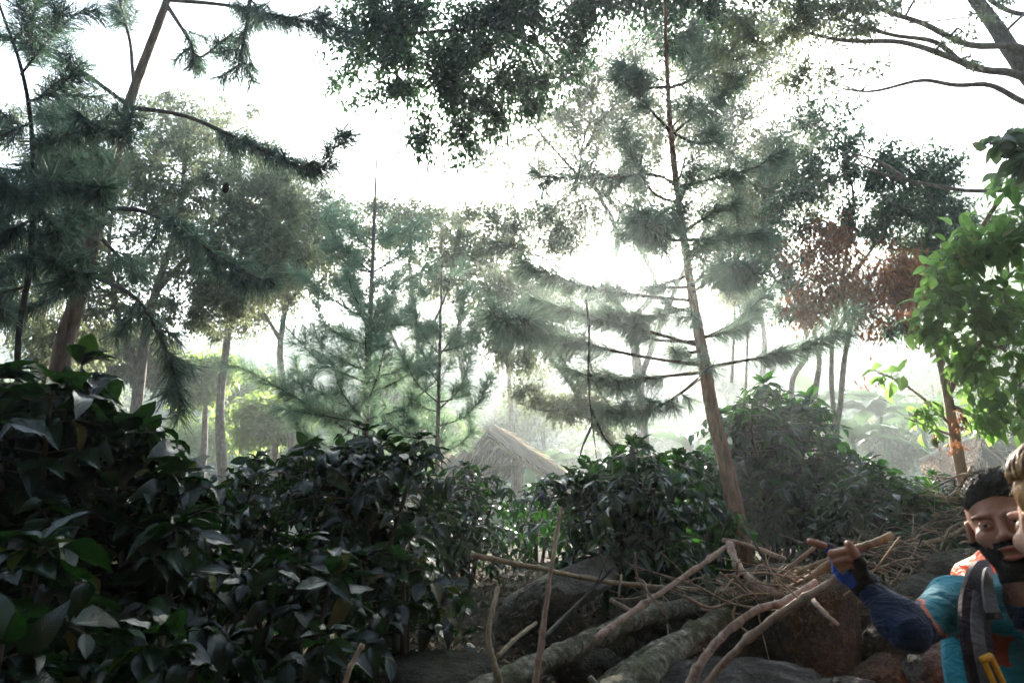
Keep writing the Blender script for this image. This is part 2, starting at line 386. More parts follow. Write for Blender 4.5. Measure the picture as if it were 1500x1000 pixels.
L_COFFEE = [leaf_tmpl(8, .50, d, f, wv) for d, f, wv in ((.25, .22, .02), (.5, .3, .03), (.1, .12, .025), (.8, .25, .02))]
L_COFFEE_FAR = [leaf_tmpl(4, .44, d, f, .0) for d, f in ((.2, .2), (.5, .3))]
L_WIDE = [leaf_tmpl(7, .52, d, f, .02) for d, f in ((.3, .15), (.6, .25), (.15, .1))]
L_SMALL = [kite(.36, .2, .06)]
L_NARROW = [kite(.26, .3, .05)]
L_BANANA = leaf_tmpl(12, .28, .9, .3, .03)
N_PINE = needle_tmpl(.02)
# ------------------------------------------------------------------ growing things
def crv(pts, rs, n=6):
    """pts (px,py,Y) -> smooth world path with radius"""
    W = np.array([np.append(at(*p), r) for p, r in zip(pts, rs)]); return smoothpath(W, n)
def randdir(n): return unit(rng.normal(0, 1, (n, 3)))
def multi_scatter(mb, tmpls, P, D, U, S, rnd=None, mi=0):
    k = rng.integers(0, len(tmpls), len(P)); rnd = rng.random(len(P)) if rnd is None else rnd; S = np.broadcast_to(S, (len(P),))
    for i, t in enumerate(tmpls):
        m = k == i; scatter(mb, t, P[m], D[m], U[m], S[m], rnd[m], mi)

def broadleaf(name, label, limbs, lobes, lsize, per, tm, lm, bm, twig=.5, droop=.4, cat='tree', group=None, spray=.35, extra=None, sides=8, twr=.006, shell=.35, crown_name='crown'):
    """limbs: list of world paths (n,4) with radius; lobes: (centre, radii, twig count)"""
    base = limbs[0][0][:3]; T = thing(name, label, cat, base, group); tb = MB(); lf = MB()
    for L in limbs: tube(tb, L[:, :3], L[:, 3], sides, rough=.04)
    skel = np.concatenate([L[len(L) // 3:] for L in limbs])
    for (c, r, n) in lobes:
        c = np.array(c, float); r = np.array(r, float)
        # a few sub-limbs reach into the lobe
        ns = max(2, n // 40); tgt = c + randdir(ns) * r * .5
        sub = []
        for q in tgt:
            d = np.linalg.norm(skel[:, :3] - q, axis=1); s = skel[np.argmin(d + rng.random(len(d)) * .25 * r.max())]
            mid = (s[:3] + q) / 2 + rng.normal(0, .06, 3) * r.max() + [0, 0, .1 * r.max()]
            rad = min(s[3] * .6, .028)
            W = smoothpath([np.append(s[:3], rad), np.append(mid, rad * .65), np.append(q, max(rad * .3, twr))], 4)
            tube(tb, W[:, :3], W[:, 3], 5); sub.append(W[3:, :3])
        sub = np.concatenate(sub)
        u = randdir(n) * (shell + (1 - shell) * rng.random((n, 1)) ** .6); E = c + u * r
        S = np.empty_like(E)
        for i in range(n):
            d = np.linalg.norm(sub - E[i], axis=1); S[i] = sub[np.argmin(d)]
        L = np.linalg.norm(E - S, axis=1); cut = np.minimum(1, spray * 3 / np.maximum(L, 1e-3))
        thin(tb, S, E, twr, twr * .4, .06)
        t = 1 - rng.random((n, per)) * np.minimum(1, spray / np.maximum(L, 1e-3))[:, None]
        P = S[:, None] * (1 - t[..., None]) + E[:, None] * t[..., None] + rng.normal(0, spray * .12, (n, per, 3))
        D = unit(E - S)[:, None] * .7 + rng.normal(0, .75, (n, per, 3)) + np.array([0, 0, -droop])
        U = rng.normal(0, .45, (n, per, 3)) + np.array([0, 0, 1.0])
        P, D, U = P.reshape(-1, 3), D.reshape(-1, 3), U.reshape(-1, 3)
        sz = lsize * rng.uniform(.6, 1.2, len(P)); multi_scatter(lf, tm, P, D, U, sz)
    if extra: extra(T, tb, lf)
    tb.build('trunk', bm, T); lf.build(crown_name, lm, T); return T

def pine(name, label, trunk, branches, lm, bm, nlen=.14, dens=260, auto=None, wd=1.0, droop=.35, side=.3, group=None, cones=(), skip=.3, sstep_=.11, shade=1):
    """trunk: world path (n,4); branches: world paths (n,4)"""
    T = thing(name, label, 'pine tree', trunk[0][:3], group); tb = MB(); nb = MB()
    tube(tb, trunk[:, :3], trunk[:, 3], 12, rough=.05)
    br = list(branches)
    if auto:
        for (t0, t1, n, l0, l1, rise) in auto:      # fractions of the trunk, count, lengths
            for k in range(n):
                f = t0 + (t1 - t0) * (k + rng.random()) / n; i = int(f * (len(trunk) - 1)); s = trunk[i][:3]
                a = rng.random() * 6.283; L = l0 + (l1 - l0) * (k / max(n - 1, 1)) * rng.uniform(.8, 1.2)
                d = np.array([math.cos(a), math.sin(a), 0]); rr = min(trunk[i][3] * .45, .02)
                pts = [np.append(s, rr), np.append(s + d * L * .35 + [0, 0, rise * L * .15], rr * .7), np.append(s + d * L * .75 + [0, 0, rise * L * .45], rr * .45), np.append(s + d * L * rng.uniform(.9, 1.1) + [0, 0, rise * L * .9], rr * .2)]
                br.append(smoothpath(pts, 5))
    SP = []; SD = []; SL = []
    for B in br:
        tube(tb, B[:, :3], np.maximum(B[:, 3], .0025), 5, rough=.08, mi=1)
        seg = np.diff(B[:, :3], axis=0); ln = np.linalg.norm(seg, axis=1); cum = np.concatenate([[0], np.cumsum(ln)]); L = cum[-1]
        # needles straight on the outer branch
        n = int(dens * L * (1 - skip)); s = L * (skip + (1 - skip) * rng.random(n)); idx = np.clip(np.searchsorted(cum, s) - 1, 0, len(seg) - 1); f = (s - cum[idx]) / np.maximum(ln[idx], 1e-6)
        SP.append(B[idx, :3] + seg[idx] * f[:, None]); SD.append(unit(seg)[idx])
        # side shoots
        m = int(L * (1 - skip * .8) / sstep_)
        if m < 1: continue
        s = L * (skip * .8 + (1 - skip * .8) * (np.arange(m) + rng.random(m)) / m); idx = np.clip(np.searchsorted(cum, s) - 1, 0, len(seg) - 1); f = (s - cum[idx]) / np.maximum(ln[idx], 1e-6)
        o = B[idx, :3] + seg[idx] * f[:, None]; d = unit(seg)[idx]
        sd = unit(d * .9 + randdir(m) * [1, 1, .45] * .9 + [0, 0, .12]); sl = side * rng.uniform(.4, 1.1, m) * (1.15 - .6 * s / L)
        e = o + sd * sl[:, None]; thin(tb, o, e, .0045, .002, .04, mi=1)
        k = int(dens * side * .7); t = rng.random((m, k)) ** .8
        SP.append((o[:, None] + sd[:, None] * (sl[:, None] * t)[..., None]).reshape(-1, 3)); SD.append(np.repeat(sd, k, 0))
    P = np.concatenate(SP); D = np.concatenate(SD); n = len(P)
    out = unit(np.cross(D, randdir(n))); nd = unit(D * rng.uniform(.35, 1.1, (n, 1)) + out * .8 + [0, 0, -droop] * rng.uniform(.3, 1.6, (n, 1)))
    scatter(nb, N_PINE, P, nd, randdir(n), nlen * rng.uniform(.7, 1.15, n), W=wd)
    tb.build('trunk', [bm, M_BRANCH], T); nb.build('crown', lm, T)
    for c in cones:
        cb = MB(); c = np.array(c, float); V0, Q = surface_nets(lambda q: ell(q, (0, 0, 0), (.026, .026, .045)) + .004 * np.sin(q[:, 2] * 420 + np.arctan2(q[:, 1], q[:, 0]) * 5), (-.04, -.04, -.06), (.04, .04, .06), .004)
        cb.add(V0 + c, quads=Q); cb.build('pine_cone', M_DBARK, T)
    print(name, n, 'needles'); return T

def coffee(label, x, y, top, R, stems=4, lsize=.13, near=True, skirt=.25, spread=.55, name='coffee_bush', step=.047, lean=0, flowers=0, low=0.0, node=.075):
    """a coffee bush: upright stems, pairs of drooping side branches, pairs of glossy leaves"""
    g = float(ground_h(x, y)) - .03; T = thing(name, label, 'bush', (x, y, g), 'coffee bushes'); tb = MB(); lf = MB()
    H = top - g; PP = []; DD = []; UU = []; SS = []; RR = []; BS = []; BE = []
    for k in range(stems):
        a = 6.283 * k / stems + rng.random(); o = np.array([math.cos(a), math.sin(a), 0]) * R * spread * (0 if k == 0 else rng.uniform(.6, 1))
        hk = H * (1 if k == 0 else rng.uniform(.72, .95)); b = np.array([x, y, g]) + o * .25; tip = np.array([x + lean, y, g]) + o * [1, 1, 0] + [0, 0, hk]
        W = smoothpath([np.append(b, .02), np.append(b + (tip - b) * [.3, .3, .4], .016), np.append(b + (tip - b) * [.8, .8, .8], .009), np.append(tip, .004)], 6)
        tube(tb, W[:, :3], W[:, 3], 6)
        zs = np.arange(max(skirt * hk, .1), hk - .02, node)
        for q, z in enumerate(zs):
            f = z / hk; i = f * (len(W) - 1); i0 = int(i); c = W[i0, :3] + (W[min(i0 + 1, len(W) - 1), :3] - W[i0, :3]) * (i - i0)
            prof = min(1, (1 - f) * 1.9 + .16) * (.75 + .25 * f); aa = q * 1.57 + rng.normal(0, .35) + k
            for s in (0, math.pi):
                L = R * .8 * prof * rng.uniform(.7, 1.15); d = np.array([math.cos(aa + s), math.sin(aa + s), 0]); rise = .6 - .6 * (1 - f) + rng.normal(0, .1)
                m = max(3, int(L / step)); t = (np.arange(m) + .6) / m
                path = c + d * (L * t)[:, None] + np.array([0, 0, 1.0]) * (rise * L * t - .55 * L * t ** 2)[:, None]
                BS.append(c); BE.append(path[-1]); tan = unit(np.gradient(path, axis=0)); sd = unit(np.cross(tan, [0, 0, 1.0]))
                keep = t > .12
                for w_ in (-1, 1):
                    D = tan * .55 + sd * w_ * .8 + rng.normal(0, .3, tan.shape) + [0, 0, -.17]
                    PP.append(path[keep]); DD.append(D[keep]); UU.append((np.array([0, 0, 1.0]) + rng.normal(0, .35, tan.shape) + d * .3)[keep])
                    SS.append((lsize * rng.uniform(.5, 1.3, m) * (1 - .35 * t))[keep]); RR.append(rng.random(m)[keep])
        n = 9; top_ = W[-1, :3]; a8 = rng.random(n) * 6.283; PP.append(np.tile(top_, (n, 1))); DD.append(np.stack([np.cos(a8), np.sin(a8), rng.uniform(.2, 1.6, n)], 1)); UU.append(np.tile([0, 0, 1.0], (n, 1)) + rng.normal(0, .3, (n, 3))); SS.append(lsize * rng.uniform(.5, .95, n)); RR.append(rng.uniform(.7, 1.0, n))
    P, D, U, S, RN = map(np.concatenate, (PP, DD, UU, SS, RR))
    thin(tb, np.array(BS), np.array(BE), .0045, .002, .1)
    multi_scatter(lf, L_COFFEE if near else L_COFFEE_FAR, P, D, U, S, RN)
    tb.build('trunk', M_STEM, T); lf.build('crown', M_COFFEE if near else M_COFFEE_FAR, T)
    return T
def B(pts, r0, r1):
    return crv(pts, np.linspace(r0, r1, len(pts)), 5)
def nearer(p): return [(x, y, Y * .75) for x, y, Y in p]
# --- the reddish pine in the middle of the view
tr = crv(nearer([(1092, 830, 7), (1080, 760, 7), (1066, 690, 7), (1045, 610, 7), (1031, 530, 7), (1012, 420, 7), (998, 320, 7), (985, 220, 7), (978, 120, 7), (974, 0, 7), (971, -110, 7)]), [k_ * .68 for k_ in [.108, .094, .086, .079, .070, .055, .044, .036, .028, .019, .008]])
cb = [B(nearer(p), .015, .0035) for p in (
    [(978, 128, 7), (930, 128, 6.8), (900, 112, 6.6)], [(985, 196, 7), (945, 150, 6.9), (912, 88, 6.7)], [(992, 272, 7), (955, 256, 6.8), (870, 262, 6.5), (790, 258, 6.3)],
    [(1000, 300, 7), (955, 280, 7.2), (928, 225, 7.4), (905, 192, 7.6)], [(985, 195, 7), (1020, 210, 6.9), (1055, 205, 6.8)], [(992, 275, 7), (1060, 258, 6.8), (1110, 244, 6.7), (1145, 212, 6.6)],
    [(979, 130, 7), (1010, 118, 6.9), (1030, 104, 6.8)], [(985, 196, 7), (1030, 160, 7.2), (1075, 122, 7.4)], [(1003, 352, 7), (1060, 348, 6.8), (1128, 340, 6.6)], [(1003, 352, 7), (960, 352, 6.7), (905, 350, 6.5)],
    [(1012, 440, 7), (930, 432, 6.8), (850, 418, 6.6), (765, 388, 6.4)], [(1015, 450, 7), (960, 462, 6.9), (895, 458, 6.8)], [(1028, 535, 7), (930, 520, 6.7), (850, 502, 6.5), (780, 484, 6.3), (738, 466, 4.7)],
    [(1030, 540, 7), (1090, 528, 6.8), (1160, 516, 6.6), (1208, 496, 6.5), (1232, 468, 6.4)], [(1028, 552, 7), (975, 590, 6.7), (925, 602, 6.5), (885, 596, 6.3)], [(1018, 500, 7), (950, 495, 7.2), (905, 462, 7.5), (868, 455, 7.7)],
    [(1020, 500, 7), (1080, 470, 7.4), (1120, 430, 7.7)], [(1020, 505, 7), (930, 480, 6.8), (860, 462, 6.7), (790, 440, 6.6)], [(1030, 545, 7), (960, 552, 6.8), (890, 556, 6.6), (825, 540, 6.5)], [(1012, 430, 7), (1050, 405, 6.5), (1090, 392, 4.7)], [(995, 300, 7), (970, 310, 6.5), (945, 330, 4.7)], [(1000, 340, 7), (1035, 318, 6.9), (1080, 296, 6.8)])]
pine('pine_tree', 'pine with a bare reddish lower trunk rising behind the stick pile', tr, cb, M_PINE, M_PBARK, nlen=.18, dens=760, wd=.95, droop=.6, side=.28, auto=[(.38, .6, 12, .2, .38, .1), (.6, .95, 6, .3, .2, .4)], skip=.3, sstep_=.085)
# --- leaning pine
tr = crv([(60, 700, 5.5), (78, 600, 5.5), (95, 500, 5.5), (120, 420, 5.5), (141, 330, 5.5), (166, 240, 5.5), (190, 150, 5.5), (215, 80, 5.5), (245, 0, 5.5), (275, -90, 5.5), (300, -170, 5.5)], [.086, .080, .073, .066, .058, .05, .043, .038, .033, .026, .016])
lb = [B(p, .022, .005) for p in (
    [(196, 158, 5.5), (270, 170, 5.3), (350, 204, 5.1), (440, 245, 4.9), (480, 238, 4.8), (496, 190, 4.8)], [(150, 305, 5.5), (212, 310, 5.3), (262, 336, 5.1), (330, 382, 5.0), (385, 412, 4.9)],
    [(128, 400, 5.5), (200, 438, 5.2), (242, 512, 5.0), (268, 595, 4.9)], [(184, 152, 5.5), (110, 100, 5.2), (0, 52, 5.0), (-60, 30, 4.9)], [(243, 0, 5.5), (330, 8, 5.3), (420, 26, 5.1), (500, 42, 5.0)],
    [(243, 5, 5.5), (275, 55, 5.3), (292, 84, 5.2), (336, 52, 5.1)], [(196, 120, 5.5), (190, 60, 5.6), (175, 0, 5.7), (165, -60, 5.8)], [(370, -60, 4.8), (364, 20, 4.8), (355, 70, 4.8), (345, 112, 4.8)],
    [(170, 200, 5.5), (110, 215, 5.1), (50, 245, 4.8), (-20, 260, 4.6)], [(160, 250, 5.5), (100, 270, 5.0), (40, 300, 4.6), (-30, 310, 4.4)], [(140, 320, 5.5), (85, 350, 5.1), (20, 390, 4.8), (-40, 420, 4.6)],
    [(150, 290, 5.5), (110, 310, 4.7), (90, 340, 4.2)], [(170, 220, 5.5), (130, 230, 4.8), (100, 250, 4.3)], [(180, 180, 5.5), (120, 180, 6.0), (60, 170, 6.4)], [(125, 410, 5.5), (70, 440, 5.2), (10, 470, 5.0)], [(140, 340, 5.5), (180, 380, 6.0), (220, 400, 6.3)])]
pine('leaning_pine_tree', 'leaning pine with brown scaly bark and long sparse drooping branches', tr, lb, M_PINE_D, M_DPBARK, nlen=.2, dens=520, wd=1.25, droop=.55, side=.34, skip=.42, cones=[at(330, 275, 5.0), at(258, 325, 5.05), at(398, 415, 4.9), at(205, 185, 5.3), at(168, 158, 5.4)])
# --- slim dark pine beside it
tr = crv([(30, 640, 4.3), (26, 560, 4.3), (28, 480, 4.3), (42, 400, 4.3), (48, 300, 4.3), (47, 200, 4.3), (38, 130, 4.3), (22, 70, 4.3), (0, 10, 4.3), (-20, -60, 4.3)], [.02, .019, .018, .018, .016, .015, .013, .011, .009, .005])
sb = [B(p, .01, .003) for p in (
    [(46, 220, 4.3), (90, 200, 4.1), (140, 190, 4.0), (190, 195, 3.9)], [(48, 270, 4.3), (100, 270, 4.1), (150, 290, 4.0)], [(46, 180, 4.3), (0, 200, 4.1), (-60, 210, 4.0)], [(48, 320, 4.3), (10, 340, 4.1), (-50, 350, 4.0)],
    [(30, 110, 4.3), (70, 60, 4.2), (110, 20, 4.1)], [(20, 60, 4.3), (50, 20, 4.2), (60, -30, 4.1)], [(40, 150, 4.3), (85, 130, 4.2), (120, 90, 4.1)], [(44, 360, 4.3), (80, 380, 4.1), (110, 420, 4.0)], [(48, 300, 4.3), (30, 280, 3.8), (10, 270, 3.5)], [(38, 420, 4.3), (0, 430, 4.2), (-40, 450, 4.1)])]
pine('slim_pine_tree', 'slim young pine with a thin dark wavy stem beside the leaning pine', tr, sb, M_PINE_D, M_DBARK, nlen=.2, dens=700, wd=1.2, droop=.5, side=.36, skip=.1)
# --- two soft young pines
tr = crv([(533, 690, 9), (535, 640, 9), (538, 560, 9), (543, 450, 9), (547, 350, 9), (551, 250, 9), (553, 185, 9)], [.045, .042, .038, .032, .024, .014, .006])
yb = [B(p, .016, .003) for p in (
    [(541, 475, 9), (580, 422, 9), (632, 388, 9)], [(539, 482, 9), (518, 430, 9.1), (520, 370, 9.2)], [(541, 478, 9), (600, 476, 8.7), (632, 480, 8.5)], [(536, 552, 9), (517, 510, 9.2), (503, 480, 9.4)], [(537, 555, 9), (580, 545, 8.8), (618, 538, 8.6)],
    [(533, 615, 9), (585, 600, 8.7), (625, 570, 8.5), (660, 535, 8.4)], [(533, 645, 9), (450, 592, 8.6), (380, 552, 8.3), (345, 535, 8.1)], [(536, 560, 9), (470, 530, 8.7), (420, 480, 8.5)], [(541, 470, 9), (490, 440, 8.8), (440, 400, 8.7)], [(545, 400, 9), (500, 360, 8.9), (475, 320, 8.8)], [(545, 400, 9), (590, 370, 9), (610, 330, 9)], [(534, 620, 9), (480, 610, 8.5), (420, 600, 8.2)])]
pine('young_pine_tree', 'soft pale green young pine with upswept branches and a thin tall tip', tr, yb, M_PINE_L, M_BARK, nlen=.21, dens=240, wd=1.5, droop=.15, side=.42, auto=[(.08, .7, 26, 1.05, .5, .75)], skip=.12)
tr = crv([(640, 690, 8), (641, 640, 8), (643, 560, 8), (645, 470, 8), (647, 400, 8), (648, 330, 8)], [.026, .024, .021, .016, .011, .004])
zb = [B(p, .009, .003) for p in (
    [(641, 625, 8), (680, 610, 7.8), (706, 580, 7.7), (716, 548, 7.6)], [(642, 600, 8), (672, 570, 8), (690, 520, 8)], [(642, 590, 8), (610, 560, 8), (590, 520, 8)], [(641, 640, 8), (600, 640, 7.7), (570, 620, 7.6)], [(644, 520, 8), (665, 490, 8), (680, 450, 8)], [(644, 520, 8), (620, 490, 8), (600, 450, 8)])]
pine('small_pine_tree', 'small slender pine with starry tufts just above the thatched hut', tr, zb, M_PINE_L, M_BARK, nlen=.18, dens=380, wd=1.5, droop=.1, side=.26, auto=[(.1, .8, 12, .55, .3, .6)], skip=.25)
# hanging dead branch caught in the middle pine
hb = MB(); 
for p in ([(858, 440, 4.9), (863, 480, 4.7), (862, 560, 4.7), (868, 620, 4.7), (874, 672, 4.7)], [(866, 600, 4.7), (885, 640, 4.7), (905, 662, 4.7)], [(862, 545, 4.7), (890, 590, 6.1), (925, 625, 6.0)], [(868, 620, 4.7), (855, 650, 4.7), (848, 672, 4.7)]): 
    W = B(p, .011, .003); tube(hb, W[:, :3], W[:, 3], 5, rough=.1)
tag(hb.build('dead_branch', M_DBARK), 'thin dead branch hanging straight down out of the middle pine', 'branch')

# --- broadleaf trees
def lobe(px, py, Y, rx, ry, n, rd=None):
    """rx, ry in picture units at that distance"""
    k = Y / 1000.0 / math.cos(PITCH); return (at(px, py, Y), (rx * k, (rd or (rx + ry) / 2) * k, ry * k), n)
broadleaf('shade_tree', 'pale stemmed shade tree with a wide olive crown behind the leaning pine', [
    B([(190, 720, 12), (200, 600, 12), (215, 480, 12), (240, 390, 12), (262, 320, 12), (270, 240, 12)], .12, .03), B([(205, 560, 12), (170, 450, 12), (160, 350, 12), (175, 260, 12)], .06, .02), B([(225, 430, 12), (290, 360, 11.8), (340, 300, 11.6)], .06, .02), B([(240, 400, 12), (330, 400, 12), (390, 420, 12)], .05, .015)],
    [lobe(270, 250, 12, 130, 90, 645), lobe(390, 290, 11.5, 80, 80, 469), lobe(350, 390, 11.5, 120, 80, 703), lobe(180, 330, 12, 120, 120, 703), lobe(300, 450, 11.5, 90, 45, 293), lobe(110, 450, 12, 130, 90, 469), lobe(280, 165, 12, 90, 40, 117), lobe(420, 370, 11.5, 60, 60, 254)],
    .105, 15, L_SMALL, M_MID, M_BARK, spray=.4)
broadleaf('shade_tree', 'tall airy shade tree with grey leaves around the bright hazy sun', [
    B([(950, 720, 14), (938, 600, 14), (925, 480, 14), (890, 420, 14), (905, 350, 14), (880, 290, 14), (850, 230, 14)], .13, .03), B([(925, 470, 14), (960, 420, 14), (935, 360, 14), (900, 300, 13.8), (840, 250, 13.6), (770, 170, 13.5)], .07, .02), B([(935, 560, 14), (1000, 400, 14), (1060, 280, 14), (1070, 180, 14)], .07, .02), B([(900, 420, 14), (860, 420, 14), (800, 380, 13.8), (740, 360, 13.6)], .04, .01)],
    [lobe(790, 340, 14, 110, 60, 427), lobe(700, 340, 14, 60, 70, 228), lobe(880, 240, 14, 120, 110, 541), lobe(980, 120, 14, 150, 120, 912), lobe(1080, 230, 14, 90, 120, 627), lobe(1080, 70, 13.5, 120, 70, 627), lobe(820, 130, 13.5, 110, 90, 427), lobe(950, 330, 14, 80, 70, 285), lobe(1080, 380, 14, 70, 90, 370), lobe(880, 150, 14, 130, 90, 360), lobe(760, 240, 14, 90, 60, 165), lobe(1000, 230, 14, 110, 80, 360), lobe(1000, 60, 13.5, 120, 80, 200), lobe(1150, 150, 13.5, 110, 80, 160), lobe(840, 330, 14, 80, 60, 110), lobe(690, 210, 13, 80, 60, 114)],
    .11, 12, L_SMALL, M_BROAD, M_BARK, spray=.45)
broadleaf('slender_tree', 'slender tree with two leaning bare trunks beside the thatched hut', [
    B([(915, 720, 10), (900, 660, 10), (870, 620, 10), (835, 560, 10), (800, 515, 10), (778, 470, 10), (760, 420, 10)], .05, .018), B([(935, 720, 10.3), (912, 670, 10.3), (870, 590, 10.3), (835, 545, 10.3), (800, 500, 10.3)], .05, .018), B([(850, 580, 10), (820, 600, 9.8), (790, 600, 9.7), (760, 590, 9.6)], .02, .008)],
    [lobe(750, 440, 10, 75, 55, 260), lobe(770, 510, 10, 70, 50, 273), lobe(710, 480, 10, 40, 40, 104), lobe(830, 600, 9.8, 70, 30, 143), lobe(870, 570, 9.8, 45, 40, 91), lobe(815, 480, 10, 50, 50, 117), lobe(900, 620, 9.8, 40, 30, 52), lobe(770, 575, 9.6, 40, 22, 52)],
    .085, 16, L_SMALL, M_BROAD, M_BARK, spray=.28, twr=.005)
broadleaf('pale_tree', 'faint pale tree between the two soft young pines', [B([(600, 720, 15), (605, 620, 15), (612, 500, 15), (600, 400, 15), (605, 340, 15)], .07, .02), B([(612, 520, 15), (650, 440, 15), (665, 380, 15)], .04, .015), B([(610, 560, 15), (570, 480, 15), (565, 400, 15)], .04, .015)],
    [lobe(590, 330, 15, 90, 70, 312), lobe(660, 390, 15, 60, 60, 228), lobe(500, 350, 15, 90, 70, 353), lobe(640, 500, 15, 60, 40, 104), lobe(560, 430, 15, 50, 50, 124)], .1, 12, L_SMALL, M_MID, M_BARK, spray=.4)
# the dark spreading tree with withered leaves
def withered(T, tb, lf):
    wb = MB()
    for (c, r, n) in (lobe(1195, 400, 8.4, 80, 64, 85), lobe(1290, 430, 8.3, 84, 64, 95), lobe(1240, 440, 8.4, 40, 35, 60), lobe(1180, 450, 8.4, 36, 24, 50), lobe(1325, 410, 8.3, 36, 46, 120), lobe(1215, 352, 8.4, 40, 24, 70)):
        u = randdir(n) * rng.random((n, 1)) ** .45; P0 = np.array(c) + u * r; P = P0[:, None] + rng.normal(0, 1, (n, 16, 3)) * [.055, .055, .12]; P = P.reshape(-1, 3)
        thin(tb, np.array(c) + u * r * .35, P0, .005, .003, .05)
        scatter(wb, L_NARROW[0], P, np.array([0, 0, -1.0]) + rng.normal(0, .45, P.shape), randdir(len(P)), .09 * rng.uniform(.6, 1.2, len(P)), W=1.3)
    wb.build('withered_leaves', M_BROWN, T)
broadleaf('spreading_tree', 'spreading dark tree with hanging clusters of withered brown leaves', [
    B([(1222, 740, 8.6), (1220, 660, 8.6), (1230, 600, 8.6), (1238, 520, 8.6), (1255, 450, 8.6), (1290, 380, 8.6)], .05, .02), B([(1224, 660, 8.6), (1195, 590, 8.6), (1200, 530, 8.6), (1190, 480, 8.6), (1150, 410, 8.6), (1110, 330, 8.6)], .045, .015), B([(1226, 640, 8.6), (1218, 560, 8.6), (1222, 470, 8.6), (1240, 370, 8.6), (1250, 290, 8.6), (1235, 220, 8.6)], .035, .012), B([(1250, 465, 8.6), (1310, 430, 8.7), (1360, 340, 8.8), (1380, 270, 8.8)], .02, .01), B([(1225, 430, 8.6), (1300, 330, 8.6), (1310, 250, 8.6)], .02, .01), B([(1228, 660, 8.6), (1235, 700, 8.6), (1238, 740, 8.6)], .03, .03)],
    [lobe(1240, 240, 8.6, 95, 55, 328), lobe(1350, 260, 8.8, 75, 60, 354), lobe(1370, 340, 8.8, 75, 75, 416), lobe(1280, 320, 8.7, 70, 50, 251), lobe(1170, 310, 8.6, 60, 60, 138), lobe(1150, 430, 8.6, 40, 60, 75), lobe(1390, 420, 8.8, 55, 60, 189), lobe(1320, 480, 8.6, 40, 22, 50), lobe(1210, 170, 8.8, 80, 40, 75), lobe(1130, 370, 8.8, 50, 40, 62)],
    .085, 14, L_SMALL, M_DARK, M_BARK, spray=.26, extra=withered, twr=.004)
# a second group of thin pale stems beside it
broadleaf('thin_tree', 'thin pale stemmed tree crossing behind the spreading tree', [
    B([(1165, 740, 9.6), (1168, 640, 9.6), (1160, 560, 9.6), (1185, 500, 9.6), (1130, 400, 9.6), (1085, 340, 9.6), (1070, 260, 9.6)], .05, .015), B([(1185, 500, 9.6), (1170, 440, 9.6), (1140, 360, 9.6), (1120, 290, 9.6)], .03, .012), B([(1095, 720, 9.8), (1092, 600, 9.8), (1095, 480, 9.8), (1090, 400, 9.8)], .025, .012), B([(1072, 560, 9.8), (1076, 460, 9.8), (1074, 390, 9.8), (1080, 330, 9.8)], .022, .01)],
    [lobe(1100, 300, 9.6, 60, 60, 198), lobe(1140, 260, 9.6, 60, 50, 176), lobe(1080, 420, 9.7, 35, 40, 66), lobe(1170, 380, 9.7, 40, 30, 66)], .085, 11, L_SMALL, M_MID, M_BARK, spray=.3)
# bright green tree, close
def seedy(T, tb, lf):
    for (px, py, sx, sy, n) in ((1408, 615, 8, 16, 60), (1398, 650, 10, 8, 40), (1370, 640, 6, 10, 30), (1268, 560, 14, 10, 14)):
        wb = MB(); c, r, _ = lobe(px, py, 4.6, sx, sy, 1); P = np.array(c) + rng.normal(0, .5, (n, 3)) * r
        scatter(wb, L_NARROW[0], P, np.array([0, 0, -1.0]) + rng.normal(0, .4, P.shape), randdir(n), .05 * rng.uniform(.6, 1.2, n))
        wb.build('dry_leaves', M_BROWN, T)
broadleaf('bright_leaf_tree', 'bright green broad leaved tree with a slim tan trunk near the small hut', [
    B([(1420, 740, 4.8), (1408, 690, 4.8), (1395, 620, 4.8), (1385, 560, 4.8), (1375, 500, 4.8), (1390, 420, 4.6), (1440, 330, 4.5), (1500, 240, 4.4)], .042, .012), B([(1388, 580, 4.8), (1420, 520, 4.5), (1470, 470, 4.4), (1520, 420, 4.4)], .02, .01), B([(1395, 625, 4.8), (1360, 590, 4.7), (1320, 560, 4.6), (1285, 545, 4.6)], .01, .005), B([(1400, 640, 4.8), (1350, 620, 4.6), (1325, 612, 4.5)], .008, .004)],
    [lobe(1400, 400, 4.4, 50, 50, 26), lobe(1450, 350, 4.3, 55, 60, 35), lobe(1380, 460, 4.4, 50, 55, 26), lobe(1450, 450, 4.3, 60, 60, 32), lobe(1500, 300, 4.2, 60, 80, 35), lobe(1410, 530, 4.5, 50, 40, 15), lobe(1480, 560, 4.6, 60, 90, 39), lobe(1560, 420, 4.4, 70, 120, 65), lobe(1345, 610, 4.6, 30, 24, 6), lobe(1440, 610, 4.8, 40, 30, 12), lobe(1300, 550, 4.6, 24, 14, 3)],
    .11, 7, L_WIDE, M_BRIGHT, M_TAN, spray=.3, droop=.7, extra=seedy, twr=.004)
broadleaf('large_leaf_tree', 'tree with drooping large pale leaves reaching in below the bare grey limbs', [
    B([(1700, 900, 4.0), (1660, 600, 4.0), (1620, 400, 3.9), (1560, 260, 3.8), (1500, 222, 3.8), (1450, 210, 3.8)], .06, .008)],
    [lobe(1472, 203, 3.8, 40, 22, 7), lobe(1530, 230, 3.8, 60, 40, 14), lobe(1620, 300, 3.9, 70, 70, 40)], .14, 5, L_WIDE, M_PALE, M_BARK, spray=.2, droop=.6, twr=.005)
tr = crv([(1590, 760, 4.6), (1580, 640, 4.6), (1572, 520, 4.6), (1568, 400, 4.6), (1566, 320, 4.6)], [.05, .045, .035, .025, .012])
